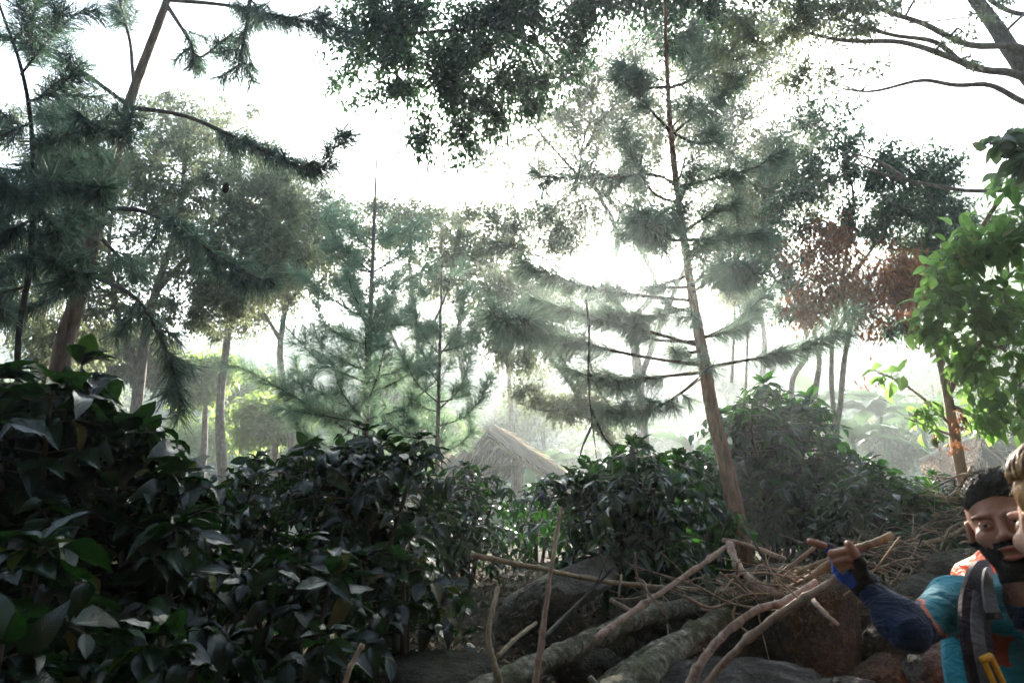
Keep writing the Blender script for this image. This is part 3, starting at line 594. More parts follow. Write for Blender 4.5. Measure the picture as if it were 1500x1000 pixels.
pine('shaded_pine_tree', 'dark pine boughs hanging behind the bright green leaves', tr, [B(p, .014, .004) for p in ([(1574, 540, 4.6), (1520, 500, 4.7), (1470, 505, 4.8), (1440, 525, 4.9)], [(1572, 500, 4.6), (1520, 450, 4.8), (1460, 450, 5.0)], [(1574, 560, 4.6), (1520, 550, 4.7), (1480, 570, 4.8)])], M_PINE_D, M_PBARK, nlen=.17, dens=420, droop=.5, skip=.1)
# bare grey limbs overhead from the side
gl = [B([(1760, 700, 4.7), (1700, 420, 4.7), (1600, 230, 6.1), (1500, 100, 6.0), (1455, 35, 5.9), (1415, -20, 5.8), (1370, -90, 5.7)], .14, .035),
      B([(1600, 230, 6.1), (1560, 150, 6.0), (1490, 110, 5.9), (1440, 102, 5.8), (1380, 80, 5.7), (1320, 62, 5.6), (1240, 60, 5.5), (1180, 48, 5.4)], .05, .012),
      B([(1590, 220, 6.1), (1540, 130, 6.0), (1500, 72, 5.9), (1420, 66, 5.8), (1350, 34, 5.7), (1290, 14, 5.6), (1230, -20, 5.5)], .045, .014),
      B([(1595, 230, 6.1), (1540, 170, 6.0), (1490, 145, 5.9), (1450, 125, 5.8), (1400, 125, 5.7), (1350, 118, 5.6), (1290, 132, 5.6), (1260, 134, 5.5), (1225, 128, 5.4)], .035, .006),
      B([(1480, 108, 5.9), (1420, 98, 5.8), (1370, 62, 5.7), (1300, 50, 5.6), (1220, 20, 5.5), (1160, -10, 5.4)], .03, .010),
      B([(1500, 100, 6.0), (1470, 60, 5.9), (1490, 30, 5.8), (1520, 10, 5.7)], .02, .01), B([(1540, 20, 5.8), (1490, 20, 5.8), (1450, 0, 5.8), (1420, -30, 5.8)], .025, .02), B([(1330, 34, 5.6), (1380, 30, 5.6), (1425, 24, 5.7)], .008, .006), B([(1260, 134, 5.5), (1290, 110, 5.5), (1340, 84, 5.5), (1355, 70, 5.5)], .008, .004), B([(1262, 134, 5.5), (1200, 116, 5.5), (1150, 120, 5.5), (1115, 118, 5.5)], .007, .003)]
broadleaf('grey_limb_tree', 'tree with smooth pale grey limbs sweeping across the white sky', gl,
    [lobe(1220, 30, 5.5, 120, 38, 230), lobe(1130, 30, 5.3, 110, 44, 230), lobe(1190, 110, 5.4, 70, 30, 50), lobe(1300, -40, 5.4, 180, 50, 160), lobe(1060, 90, 5.3, 70, 50, 60), lobe(1390, 60, 5.6, 60, 30, 16), lobe(1440, 10, 5.6, 60, 30, 22), lobe(1270, 95, 5.5, 40, 20, 14), lobe(1430, 88, 5.6, 30, 12, 5)], .06, 11, L_SMALL, M_MID, M_BARK, spray=.22, twr=.003, sides=12)
# long bare twig across the open sky
for lab, ps in (('long bare twig stretching under the grey limbs towards the large pale leaves', ([(1270, 148, 5.2), (1300, 165, 5.2), (1340, 195, 5.2), (1400, 205, 5.2), (1440, 214, 5.2), (1480, 224, 5.1)], [(1340, 160, 5.2), (1370, 185, 5.2), (1398, 204.6, 5.2)])), ('thicker bare bough running into the top of the spreading dark tree', ([(1240, 215, 6.6), (1270, 245, 6.6), (1310, 260, 6.6), (1370, 272, 6.6), (1430, 280, 6.6), (1520, 276, 6.6)], [(1250, 225, 6.6), (1290, 238, 6.6), (1328, 263.5, 6.6)]))):
    tw = MB()
    for p in ps: W = B(p, .005, .004) if p[0][2] < 6 else B(p, .008, .024); tube(tw, W[:, :3], W[:, 3], 5)
    tag(tw.build('bare_branch', M_BARK), lab, 'branch')

# --- the great dark tree overhead; it stands behind the path and its limbs reach out over the viewer
og_ = ground_h(-3.2, -3.0)
trunk_o = smoothpath([(-3.2, -3.0, float(og_) - .2, .42), (-3.0, -2.8, 3.2, .36), (-2.6, -2.3, 5.6, .3), (-1.9, -1.2, 7.4, .2), (-1.0, .8, 8.2, .14), (-.2, 2.6, 8.0, .09)], 6)
lim = [trunk_o, B([(900, -330, 5.2), (830, -140, 5.4), (760, -5, 5.6), (735, 40, 5.6), (700, 90, 5.6), (640, 110, 5.6)], .075, .01), B([(745, 25, 5.6), (690, 42, 5.5), (620, 48, 5.5), (560, 55, 5.4)], .03, .008), B([(738, 40, 5.6), (700, 80, 5.7), (640, 110, 5.8), (600, 140, 5.8)], .024, .006), B([(725, 50, 5.6), (722, 80, 5.6), (745, 125, 5.6), (770, 140, 5.6)], .014, .004), B([(830, -140, 5.4), (900, -60, 5.4), (980, -20, 5.4)], .04, .01),
       np.vstack([smoothpath([(-1.0, .8, 8.2, .13), (-.2, 1.4, 7.9, .11), (.35, 2.3, 7.6, .09)], 4), np.append(at(900, -330, 5.2), .08)[None]]), smoothpath([(-2.6, -2.3, 5.6, .2), (-.6, -2.0, 7.2, .14), (1.6, -1.2, 7.8, .1), (3.2, .4, 7.6, .06)], 6), smoothpath([(-2.6, -2.3, 5.6, .16), (-3.4, -.6, 6.6, .11), (-3.6, 1.6, 7.0, .06)], 6)]
def overhead(T, tb, lf):  # unseen foliage, added to keep sky light off the bushes
    """shading crown added above and behind the viewer, coarser leaves"""
    for (c, r, n) in (((-1.2, -2.5, 8.2), (4.6, 4.2, 1.6), 1900), ((2.4, -2.0, 8.2), (4.2, 4.2, 1.6), 1700), ((-3.6, .0, 7.4), (2.8, 3.2, 1.3), 900), ((.2, 1.2, 8.6), (3.6, 1.6, .8), 700)):
        E = np.array(c) + randdir(n) * rng.random((n, 1)) ** .4 * r; P = (E[:, None] + rng.normal(0, .16, (n, 10, 3))).reshape(-1, 3)
        thin(tb, np.array(c) + (E - c) * .45, E, .008, .004, .03)
        scatter(lf, L_SMALL[0], P, rng.normal(0, 1, P.shape) + [0, 0, -.4], rng.normal(0, .5, P.shape) + [0, 0, 1.0], .26 * rng.uniform(.7, 1.2, len(P)))
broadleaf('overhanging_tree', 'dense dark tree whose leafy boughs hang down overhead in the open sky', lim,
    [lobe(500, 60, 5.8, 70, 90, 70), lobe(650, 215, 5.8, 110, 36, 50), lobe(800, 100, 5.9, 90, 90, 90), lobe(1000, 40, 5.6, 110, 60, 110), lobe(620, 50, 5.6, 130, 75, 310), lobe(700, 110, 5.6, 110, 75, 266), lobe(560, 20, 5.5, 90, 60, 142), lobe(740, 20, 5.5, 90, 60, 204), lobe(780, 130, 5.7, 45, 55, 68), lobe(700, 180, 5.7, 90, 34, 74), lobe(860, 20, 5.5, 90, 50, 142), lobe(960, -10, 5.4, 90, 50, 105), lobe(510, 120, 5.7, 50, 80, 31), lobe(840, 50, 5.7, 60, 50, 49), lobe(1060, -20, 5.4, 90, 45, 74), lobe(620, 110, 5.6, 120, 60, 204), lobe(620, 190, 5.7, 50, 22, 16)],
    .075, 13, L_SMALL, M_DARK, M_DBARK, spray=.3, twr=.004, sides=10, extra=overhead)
# --- the looser trees that close the view further down the slope
broadleaf('shade_tree', 'dim shade tree filling the gaps behind the slim dark pine', [B([(60, 720, 13), (70, 600, 13), (60, 480, 13), (80, 380, 13), (70, 280, 13)], .1, .03), B([(66, 560, 13), (20, 450, 13), (0, 360, 13)], .05, .02)],
    [lobe(60, 330, 13, 110, 80, 504), lobe(20, 430, 13, 110, 70, 456), lobe(120, 250, 13, 80, 60, 240), lobe(60, 200, 13, 90, 60, 240), lobe(90, 510, 13, 90, 50, 240)], .11, 13, L_SMALL, M_MID, M_BARK, spray=.4)
broadleaf('shade_tree', 'grey shade tree whose low crown hangs between the leaning pine and young pine', [B([(430, 720, 16), (425, 620, 16), (410, 520, 16), (420, 420, 16), (400, 340, 16)], .12, .03), B([(412, 500, 16), (370, 430, 16), (350, 380, 16)], .05, .02), B([(420, 450, 16), (460, 390, 16), (480, 340, 16)], .05, .02)],
    [lobe(410, 340, 16, 90, 70, 495), lobe(380, 430, 16, 80, 60, 450), lobe(470, 300, 16, 60, 60, 240), lobe(460, 400, 16, 60, 60, 300), lobe(330, 480, 16, 60, 30, 150)], .12, 13, L_SMALL, M_BROAD, M_BARK, spray=.45)
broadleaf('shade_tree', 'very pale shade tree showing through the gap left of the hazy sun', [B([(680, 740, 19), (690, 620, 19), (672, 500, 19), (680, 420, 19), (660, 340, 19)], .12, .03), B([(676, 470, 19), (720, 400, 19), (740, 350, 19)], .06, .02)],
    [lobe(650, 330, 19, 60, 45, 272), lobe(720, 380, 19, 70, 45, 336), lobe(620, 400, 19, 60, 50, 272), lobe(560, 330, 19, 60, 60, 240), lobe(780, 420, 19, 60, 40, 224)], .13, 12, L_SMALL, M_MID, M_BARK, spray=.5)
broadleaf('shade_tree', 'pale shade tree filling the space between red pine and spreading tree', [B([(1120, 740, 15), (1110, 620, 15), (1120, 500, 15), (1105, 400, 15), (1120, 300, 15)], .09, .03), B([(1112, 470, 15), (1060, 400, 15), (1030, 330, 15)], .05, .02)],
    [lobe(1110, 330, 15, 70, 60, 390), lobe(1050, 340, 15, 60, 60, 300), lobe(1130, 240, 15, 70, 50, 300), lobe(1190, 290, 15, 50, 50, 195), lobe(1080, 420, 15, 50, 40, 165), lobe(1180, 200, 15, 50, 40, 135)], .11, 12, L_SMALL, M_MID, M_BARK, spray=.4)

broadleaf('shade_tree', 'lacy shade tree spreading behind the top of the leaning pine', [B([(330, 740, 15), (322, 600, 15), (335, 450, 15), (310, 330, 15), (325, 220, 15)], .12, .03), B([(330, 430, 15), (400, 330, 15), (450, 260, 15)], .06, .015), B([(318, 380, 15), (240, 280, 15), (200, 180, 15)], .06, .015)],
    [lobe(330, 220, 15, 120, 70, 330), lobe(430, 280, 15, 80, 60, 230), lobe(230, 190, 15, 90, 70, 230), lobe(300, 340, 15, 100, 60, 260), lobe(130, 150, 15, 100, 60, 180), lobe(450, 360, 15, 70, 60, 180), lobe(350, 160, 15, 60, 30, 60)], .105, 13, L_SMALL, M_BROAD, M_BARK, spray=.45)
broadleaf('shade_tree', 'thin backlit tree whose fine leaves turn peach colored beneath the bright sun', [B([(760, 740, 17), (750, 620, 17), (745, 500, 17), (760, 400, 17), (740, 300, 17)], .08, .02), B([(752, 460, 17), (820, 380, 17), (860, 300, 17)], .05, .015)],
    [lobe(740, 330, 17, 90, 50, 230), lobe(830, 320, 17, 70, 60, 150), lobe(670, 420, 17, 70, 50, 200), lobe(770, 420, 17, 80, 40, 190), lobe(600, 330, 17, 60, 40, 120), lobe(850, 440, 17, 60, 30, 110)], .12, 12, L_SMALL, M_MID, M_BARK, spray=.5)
def cb_(label, px, top_py, Y, R, **k):
    x, y, z = at(px, top_py, Y); coffee(label, x, y, z, R, **k)
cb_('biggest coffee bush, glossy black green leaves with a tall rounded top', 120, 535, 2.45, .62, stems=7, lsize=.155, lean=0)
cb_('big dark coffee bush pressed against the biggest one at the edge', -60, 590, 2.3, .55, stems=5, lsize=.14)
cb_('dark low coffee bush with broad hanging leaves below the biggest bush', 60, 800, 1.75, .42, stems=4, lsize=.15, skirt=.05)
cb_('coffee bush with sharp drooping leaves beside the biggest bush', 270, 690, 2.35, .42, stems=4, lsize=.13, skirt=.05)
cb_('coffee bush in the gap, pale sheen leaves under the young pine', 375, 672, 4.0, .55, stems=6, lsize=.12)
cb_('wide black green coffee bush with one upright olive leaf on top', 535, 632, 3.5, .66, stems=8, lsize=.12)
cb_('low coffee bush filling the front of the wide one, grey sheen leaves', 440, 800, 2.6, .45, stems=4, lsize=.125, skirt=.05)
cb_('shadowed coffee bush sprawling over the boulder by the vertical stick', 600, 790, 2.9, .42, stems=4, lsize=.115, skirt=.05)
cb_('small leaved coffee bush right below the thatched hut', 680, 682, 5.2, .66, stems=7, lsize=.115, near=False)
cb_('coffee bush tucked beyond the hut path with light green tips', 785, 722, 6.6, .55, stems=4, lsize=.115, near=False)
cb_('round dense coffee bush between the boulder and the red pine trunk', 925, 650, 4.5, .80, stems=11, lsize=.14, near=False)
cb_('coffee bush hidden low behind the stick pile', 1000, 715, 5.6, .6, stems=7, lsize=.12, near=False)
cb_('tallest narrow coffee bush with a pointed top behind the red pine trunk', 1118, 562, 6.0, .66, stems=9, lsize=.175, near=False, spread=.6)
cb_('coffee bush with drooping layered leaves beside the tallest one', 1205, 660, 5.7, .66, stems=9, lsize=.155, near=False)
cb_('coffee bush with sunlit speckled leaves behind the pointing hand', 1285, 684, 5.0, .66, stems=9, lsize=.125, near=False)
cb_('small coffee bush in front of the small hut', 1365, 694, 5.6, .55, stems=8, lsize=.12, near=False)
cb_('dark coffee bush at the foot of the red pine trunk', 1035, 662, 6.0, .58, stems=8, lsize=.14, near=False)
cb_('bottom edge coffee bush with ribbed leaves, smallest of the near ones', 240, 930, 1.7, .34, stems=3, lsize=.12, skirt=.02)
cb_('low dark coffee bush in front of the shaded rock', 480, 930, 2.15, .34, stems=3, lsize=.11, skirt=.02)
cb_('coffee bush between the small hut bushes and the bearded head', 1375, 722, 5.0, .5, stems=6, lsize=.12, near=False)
# white coffee blossom
fb = MB(); c = at(270, 812, 2.1); n = 26
scatter(fb, kite(.3, .2, .05), np.tile(c, (n, 1)) + rng.normal(0, .004, (n, 3)), randdir(n) + [0, -.3, .6], randdir(n), .022)
tag(fb.build('coffee_blossom', plain('petal', (.75, .75, .72), .6)), 'small white coffee blossom among the dark leaves', 'flower')
# ------------------------------------------------------------------ stones, stump, logs and sticks
def stone_mat(name, c0, c1, c2, moss=(.05, .07, .02), amt=.62):
    m, nt, out = mat(name); p = princ(nt, out, .9, .2); v = coord(nt)
    n = noise(nt, 9, 8, .72, v); r = ramp(nt, [(.3, c0), (.5, c1), (.7, c2)], n.outputs[0])
    sp = noise(nt, 70, 3, .7, v); rs_ = ramp(nt, [(.35, (.55, .55, .55)), (.6, (1, 1, 1))], sp.outputs[0])
    mx = nt.nodes.new('ShaderNodeMix'); mx.data_type = 'RGBA'; mx.blend_type = 'MULTIPLY'; mx.inputs[0].default_value = .8; nt.links.new(r.outputs[0], mx.inputs[6]); nt.links.new(rs_.outputs[0], mx.inputs[7])
    f = ramp(nt, [(amt, (0, 0, 0)), (amt + .1, (1, 1, 1))], noise(nt, 6, 7, .75, v, .5).outputs[0])
    m2 = nt.nodes.new('ShaderNodeMix'); m2.data_type = 'RGBA'; nt.links.new(f.outputs[0], m2.inputs[0]); nt.links.new(mx.outputs[2], m2.inputs[6]); m2.inputs[7].default_value = (*moss, 1)
    nt.links.new(m2.outputs[2], p.inputs['Base Color'])
    b = bump(nt, n.outputs[0], 1, .12); b2 = bump(nt, sp.outputs[0], 1, .02, b.outputs[0]); nt.links.new(b2.outputs[0], p.inputs['Normal']); return m
M_ROCK = stone_mat('granite', (.03, .027, .022), (.11, .10, .082), (.34, .32, .27))
M_ROCK_LIT = stone_mat('lit_granite', (.09, .08, .065), (.24, .22, .18), (.42, .39, .33), (.10, .08, .05), .66)  # paler copy of the granite, its lit look put into the colour
M_ROCK2 = stone_mat('mossy_granite', (.03, .027, .02), (.075, .068, .05), (.18, .165, .125), (.06, .075, .018), .54)
M_RUST = stone_mat('torn_wood', (.03, .022, .014), (.085, .05, .028), (.22, .115, .05), (.09, .10, .03), .64)
M_LOG = bark_mat('mossy_log_bark', (.035, .03, .022), (.15, .135, .09), (.44, .42, .33), 30, 1, 1, moss=(.07, .075, .03), rings=True, dist=.02)
M_STICK = bark_mat('peeled_stick', (.16, .10, .075), (.36, .25, .19), (.52, .40, .31), 26, .6, .5, rings=True)
M_STICKT = bark_mat('tan_stick', (.12, .09, .055), (.29, .22, .14), (.45, .36, .25), 26, .6, .5, rings=True)
M_CUT = plain('cut_wood', (.42, .31, .19), .8)
def ico(sub):
    import bmesh
    bm = bmesh.new(); bmesh.ops.create_icosphere(bm, subdivisions=sub, radius=1); V = np.array([v.co[:] for v in bm.verts]); T_ = np.array([[v.index for v in f.verts] for f in bm.faces]); bm.free(); return V, T_
ICO6, ICO5, ICO4, ICO3 = ico(6), ico(5), ico(4), ico(3)
def rock(label, c, r, seed, m=None, name='boulder', tilt=(0, 0, 0), sub=6, group=None, cuts=14, rough=.13, hard=.8):
    V, T_ = {6: ICO6, 5: ICO5, 4: ICO4, 3: ICO3}[sub]; V = V.copy(); g = np.random.default_rng(seed)
    for k in range(cuts):                                   # break it along planes
        n = unit(g.normal(0, 1, 3)); d = g.uniform(hard - .22, hard); s = V @ n; V -= np.maximum(s - d, 0)[:, None] * n * .9
    V = V * (1 + rough * waves(V + seed, 2.3, 5, seed % 7)[:, None])
    V = V * (1 - .022 * np.abs(waves(V + seed * 3, 11, 3, seed % 5))[:, None] - .012 * np.abs(waves(V - seed, 34, 3, (seed + 2) % 6))[:, None])
    M = np.array(Matrix.Rotation(tilt[2], 3, 'Z') @ Matrix.Rotation(tilt[1], 3, 'Y') @ Matrix.Rotation(tilt[0], 3, 'X'))
    V = (V * np.array(r)) @ M.T + np.array(c); mb = MB(); mb.add(V, tris=T_)
    return tag(mb.build(name, m or M_ROCK), label, 'rock', group)
def px_rock(label, px, py, Y, hw, hh, seed, dp=1.0, **k):
    s = Y / 1000 / math.cos(PITCH); c = at(px, py, Y); return rock(label, c, (hw * s, hw * s * dp, hh * s), seed, **k)
px_rock('big sloping lit pale slab of rock showing between two coffee bushes', 815, 872, 4.0, 98, 38, 3, m=M_ROCK_LIT, tilt=(-.25, -.52, .2))
px_rock('flat topped mossy rock at the bottom beside the forked sticks', 640, 1010, 2.7, 112, 46, 5, m=M_ROCK2)
px_rock('low rounded grey rock under the two crossing pale sticks', 1085, 1022, 2.5, 120, 62, 8)
px_rock('small rock between the two mossy logs', 860, 985, 3.0, 60, 40, 12, m=M_ROCK2)
px_rock('dark weathered boulder capped by sticks below the pile of brushwood', 1110, 925, 3.1, 90, 60, 15, m=M_ROCK2)
px_rock('grey rock on the pile close to the orange backpack cover', 1408, 836, 3.6, 44, 34, 18)
px_rock('long flat rock under the grey one by the backpack', 1345, 868, 3.3, 56, 22, 21, tilt=(0, -.2, 0))
px_rock('broad rock slab behind the bent elbow', 1372, 905, 3.0, 66, 26, 24)
px_rock('pale rock directly below the wrist of the glove', 1268, 880, 3.2, 52, 40, 27)
px_rock('moss topped rock between the stump and the elbow', 1300, 950, 2.8, 56, 36, 30, m=M_ROCK2)
px_rock('rock under the elbow with an orange stained face', 1290, 1000, 2.6, 54, 36, 33, m=M_RUST)
px_rock('rock wedged beneath the raised arm near the bottom edge', 1372, 985, 2.5, 44, 44, 36)
px_rock('small rock between the arm and the orange cover', 1392, 940, 2.7, 34, 22, 39)
px_rock('half hidden rock under the root tangle', 1200, 862, 3.6, 60, 30, 42)
px_rock('small lower rock at the bottom edge in front of the stump', 1236, 1012, 2.3, 46, 22, 45)
px_rock('mid sized rock behind the root tangle', 1330, 828, 4.2, 60, 24, 48, m=M_ROCK2)
px_rock('buried rock under the crossing logs', 985, 900, 3.6, 80, 40, 51, m=M_ROCK2)
px_rock('flat stone lying on the bank by the pine foot', 1150, 850, 4.6, 70, 26, 54)
# stump: a broken trunk base with a torn orange side
V0, Q0 = surface_nets(lambda P: smax(smax(np.hypot(P[:, 0], P[:, 1]) - (.155 + .05 * np.clip(-P[:, 2], 0, 1)) - .018 * waves(P * [1, 1, .25], 22, 3, 2), P[:, 2] - .15 - .03 * waves(P, 16, 3, 1) - .1 * P[:, 0], .02), -P[:, 2] - .35, .02), (-.26, -.26, -.4), (.26, .26, .26), .009)
mb = MB(); mb.add(V0 + at(1195, 920, 2.85), quads=Q0); tag(mb.build('tree_stump', M_RUST), 'old broken tree stump with torn reddish orange wood at its side', 'stump')

def stick(label, pts, r0, r1, m, name='branch', cat='branch', knots=0, sides=8, group=None, rough=.05, cut=True, twigs=0, n=6):
    r0, r1 = (r0 * .86, r1 * .86) if r0 < .03 else (r0, r1); P = B_(pts, r0, r1, n); T = None; mb = MB(); bump_ = np.ones(len(P))
    for k in range(knots):
        bump_[rng.integers(1, len(P) - 1)] += rng.uniform(.15, .35)
    P[:, :3] += rng.normal(0, r0 * .07, (len(P), 3))
    tube(mb, P[:, :3], P[:, 3] * bump_, sides, rough=rough)
    for k in range(knots):                                  # snags where side twigs broke off
        i = rng.integers(1, len(P) - 1); d = unit(rng.normal(0, 1, 3)); s = P[i, :3]; tube(mb, [s, s + d * P[i, 3] * 1.7], [P[i, 3] * .35, P[i, 3] * .2], 5)
    for k in range(twigs):
        i = rng.integers(len(P) // 4, len(P) - 1); d = unit(unit(P[i, :3] - P[i - 1, :3]) + rng.normal(0, .6, 3)); L = rng.uniform(.12, .35); s = P[i, :3]
        W = smoothpath([np.append(s, .35 * P[i, 3]), np.append(s + d * L * .5 + rng.normal(0, .015, 3), .25 * P[i, 3]), np.append(s + d * L + rng.normal(0, .03, 3), .12 * P[i, 3])], 3); tube(mb, W[:, :3], W[:, 3], 5)
    if cut:
        T = thing(name, label, cat, P[0, :3], group); mb.build('bark', m, T)
        for e, q in ((0, 1), (-1, -2)):
            if P[e, 3] < .012: continue
            c = MB(); d = unit(P[e, :3] - P[q, :3]); tube(c, [P[e, :3] - d * .002, P[e, :3] + d * .004], [P[e, 3] * .97, P[e, 3] * .9], sides); c.build('cut_end', M_CUT, T)
        return T
    return tag(mb.build(name, m), label, cat, group)
def B_(pts, r0, r1, n): return crv(pts, np.linspace(r0, r1, len(pts)), n)
# two heavy logs
stick('long mossy log lying diagonally from the bottom edge to the brushwood', [(640, 1040, 2.25), (760, 985, 2.5), (850, 945, 2.75), (940, 905, 3.05), (1040, 880, 3.4), (1090, 868, 3.6)], .036, .040, M_LOG, 'log', 'log', knots=4, sides=20, rough=.02, n=9)
stick('thicker shorter lichen covered log, lowest of the stack of logs', [(860, 1050, 2.2), (925, 1000, 2.4), (985, 955, 2.65), (1040, 918, 2.85), (1062, 905, 2.95)], .050, .047, M_LOG, 'log', 'log', knots=4, sides=20, rough=.025, n=9)
for lab, p, r in (('thin gnarled log lying just above the thick lichen log', [(840, 1030, 2.5), (900, 985, 2.7), (960, 945, 2.95), (1050, 905, 3.3), (1130, 880, 3.6)], .022),
                  ('dark knobbly branch squeezed between the two mossy logs', [(880, 1010, 2.6), (925, 975, 2.75), (985, 935, 2.95), (1020, 920, 3.1)], .019),
                  ('short dark post-like branch leaning on the logs', [(1035, 845, 3.1), (1048, 880, 3.0), (1062, 915, 2.9)], .022)):
    stick(lab, p, r, r * .8, M_LOG, knots=6, sides=12, rough=.08, n=10)
# single sticks one can follow
S = [
 ('long thin tan stick lying across the coffee bushes above the logs', [(690, 812, 3.0), (790, 832, 3.1), (880, 850, 3.2), (1000, 862, 3.3), (1120, 868, 3.5)], .014, .010, 1, 3),
 ('slim upright reddish stick standing against the sloping slab', [(778, 1040, 1.9), (793, 940, 1.92), (805, 850, 1.95), (822, 742, 2.0)], .011, .005, 0, 5),
 ('pale bent stick standing upright at the bottom edge', [(742, 1030, 2.1), (722, 965, 2.1), (715, 930, 2.12), (722, 890, 2.15), (730, 860, 2.2)], .011, .008, 1, 3),
 ('short prong forking away from the pale bent stick', [(728, 962, 2.12), (755, 935, 2.2), (785, 912, 2.3)], .008, .007, 1, 1),
 ('broken stick poking up at the bottom beside the shaded rock', [(498, 1030, 1.9), (512, 980, 1.9), (532, 942, 1.92)], .008, .007, 0, 3),
 ('thorny reddish stick slanting up to the foot of the red pine', [(872, 935, 2.6), (920, 900, 2.75), (980, 860, 2.9), (1030, 825, 3.05), (1068, 797, 3.2)], .014, .012, 0, 9),
 ('curved knotted reddish stick arching down from the pine foot', [(1068, 795, 3.2), (1082, 830, 3.0), (1120, 862, 2.85), (1165, 878, 2.8), (1185, 888, 2.8)], .018, .014, 0, 12),
 ('pale stick running from under the glove down to the bottom edge', [(1262, 818, 1.95), (1232, 845, 2.0), (1180, 875, 2.1), (1120, 915, 2.15), (1070, 960, 2.2), (1010, 1030, 2.2)], .014, .012, 0, 8),
 ('crossing pale stick with a forked upper end above the grey rock', [(1195, 852, 2.5), (1150, 880, 2.4), (1110, 892, 2.35), (1065, 925, 2.3), (1030, 965, 2.25), (1000, 1020, 2.2)], .013, .015, 0, 8),
 ('thick sawn branch sticking out behind the gloved hand', [(1180, 850, 2.9), (1235, 812, 2.85), (1280, 795, 2.8), (1306, 784, 2.78)], .016, .018, 1, 2),
 ('stubby side branch pointing down over the stump', [(1188, 875, 2.6), (1205, 895, 2.5), (1228, 915, 2.45)], .011, .007, 0, 4),
 ('thin dark stick leaning left of the thorny one', [(795, 935, 2.6), (830, 900, 2.8), (870, 860, 3.0), (900, 830, 3.1)], .009, .006, 2, 4),
 ('reddish stick lying level behind the curved one', [(1060, 790, 3.6), (1100, 800, 3.6), (1140, 815, 3.6), (1150, 818, 3.6)], .014, .012, 0, 5),
 ('grey forked stick reaching toward the fingertip', [(1110, 860, 3.2), (1150, 835, 3.1), (1195, 800, 3.05)], .012, .009, 0, 4),
 ('thick tan stick behind the blue side of the glove', [(1120, 858, 3.1), (1170, 838, 3.1), (1225, 815, 3.1)], .018, .015, 1, 2),
 ('pale bleached stick lying near the small hut bushes', [(1372, 770, 5.0), (1378, 740, 5.0), (1388, 715, 5.0)], .02, .014, 1, 2),
 ('thick mossy branch lying level behind the root tangle', [(1290, 830, 4.4), (1340, 825, 4.4), (1400, 812, 4.4), (1440, 808, 4.4)], .04, .03, 3, 2),
 ('tan branch propped on the rocks above the arm', [(1330, 800, 4.0), (1375, 790, 4.1), (1420, 770, 4.2)], .018, .012, 1, 4),
 ('short stick lying in the shadow under the thorny one', [(895, 878, 3.2), (920, 892, 3.1), (945, 905, 3.0)], .012, .01, 1, 3),
 ('dark stick rising steeply out of the brushwood', [(1120, 870, 2.9), (1125, 830, 3.0), (1085, 765, 3.1)], .007, .003, 2, 5),
 ('pale twisted root lying in front of the brushwood', [(1050, 850, 3.0), (1078, 870, 2.9), (1075, 905, 2.85), (1100, 930, 2.8)], .007, .005, 1, 3)]
MS = [M_STICK, M_STICKT, M_DBARK, M_LOG]
for lab, p, r0, r1, mi, kn in S: stick(lab, p, r0, r1, MS[mi], knots=kn, twigs=2 if mi == 2 else (1 if kn > 6 else 0), n=8)
# brushwood: many loose dead twigs, each its own
zones = [(1110, 858, 3.0, 75, 36, 46, 'loose dead twig in the tangle below the red pine', 'twigs below the red pine'), (1190, 850, 3.1, 60, 36, 30, 'loose dead twig in the tangle behind the gloved hand', 'twigs behind the gloved hand'),
         (1330, 806, 4.0, 80, 34, 44, 'loose dead twig on the bank above the raised arm', 'twigs above the arm'), (1405, 750, 4.8, 40, 60, 50, 'loose dead twig in the heap beside the dark haired head', 'twigs beside the head'),
         (990, 880, 3.3, 80, 40, 22, 'loose dead twig lying over the mossy logs', 'twigs over the logs'), (1290, 870, 3.2, 40, 30, 20, 'loose dead twig on the rocks below the wrist', 'twigs below the wrist')]
for (px, py, Y, sx, sy, n, lab, grp) in zones:
    for k in range(n):
        c = at(px + rng.normal(0, .55) * sx, py + rng.normal(0, .45) * sy, Y + rng.normal(0, .2)); a = rng.random() * 3.14; L = rng.uniform(.12, .5) * Y / 3.2; d = np.array([math.cos(a), math.sin(a) * .6, rng.normal(0, .35)]); 
        mid = rng.normal(0, .09, 3) * L; r = rng.uniform(.002, .0065) * Y / 3.2
        W = smoothpath([np.append(c - d * L / 2, r), np.append(c - d * L * .15 + mid, r), np.append(c + d * L * .2 + mid * .4, r * .8), np.append(c + d * L / 2 + mid * .5, r * .5)], 4)
        mb = MB(); tube(mb, W[:, :3], W[:, 3], 5, rough=.12)
        for q in range(rng.integers(0, 3)):
            i = rng.integers(3, len(W) - 2); e = unit(d + rng.normal(0, .7, 3)); l = L * rng.uniform(.15, .4); tube(mb, [W[i, :3], W[i, :3] + e * l * .5 + rng.normal(0, .01, 3), W[i, :3] + e * l], [W[i, 3] * .7, W[i, 3] * .5, W[i, 3] * .25], 4)
        tag(mb.build('twig', MS[rng.integers(0, 4)] if k % 3 else M_STICKT), lab, 'twig', grp)
# root tangle
rb = MB(); c = at(1330, 850, 3.7)
for k in range(60):
    a = rng.random() * 6.283; d = unit(np.array([math.cos(a), math.sin(a) * .6, rng.uniform(-.7, .5)])); L = rng.uniform(.06, .2)
    W = smoothpath([np.append(c, .007), np.append(c + d * L * .5 + rng.normal(0, .015, 3), .004), np.append(c + d * L + rng.normal(0, .04, 3) - [0, 0, .03], .0015)], 4); tube(rb, W[:, :3], W[:, 3], 5, rough=.1)
tag(rb.build('root_ball', M_STICKT), 'round tangle of dead roots lying on the rocks behind the arm', 'root')
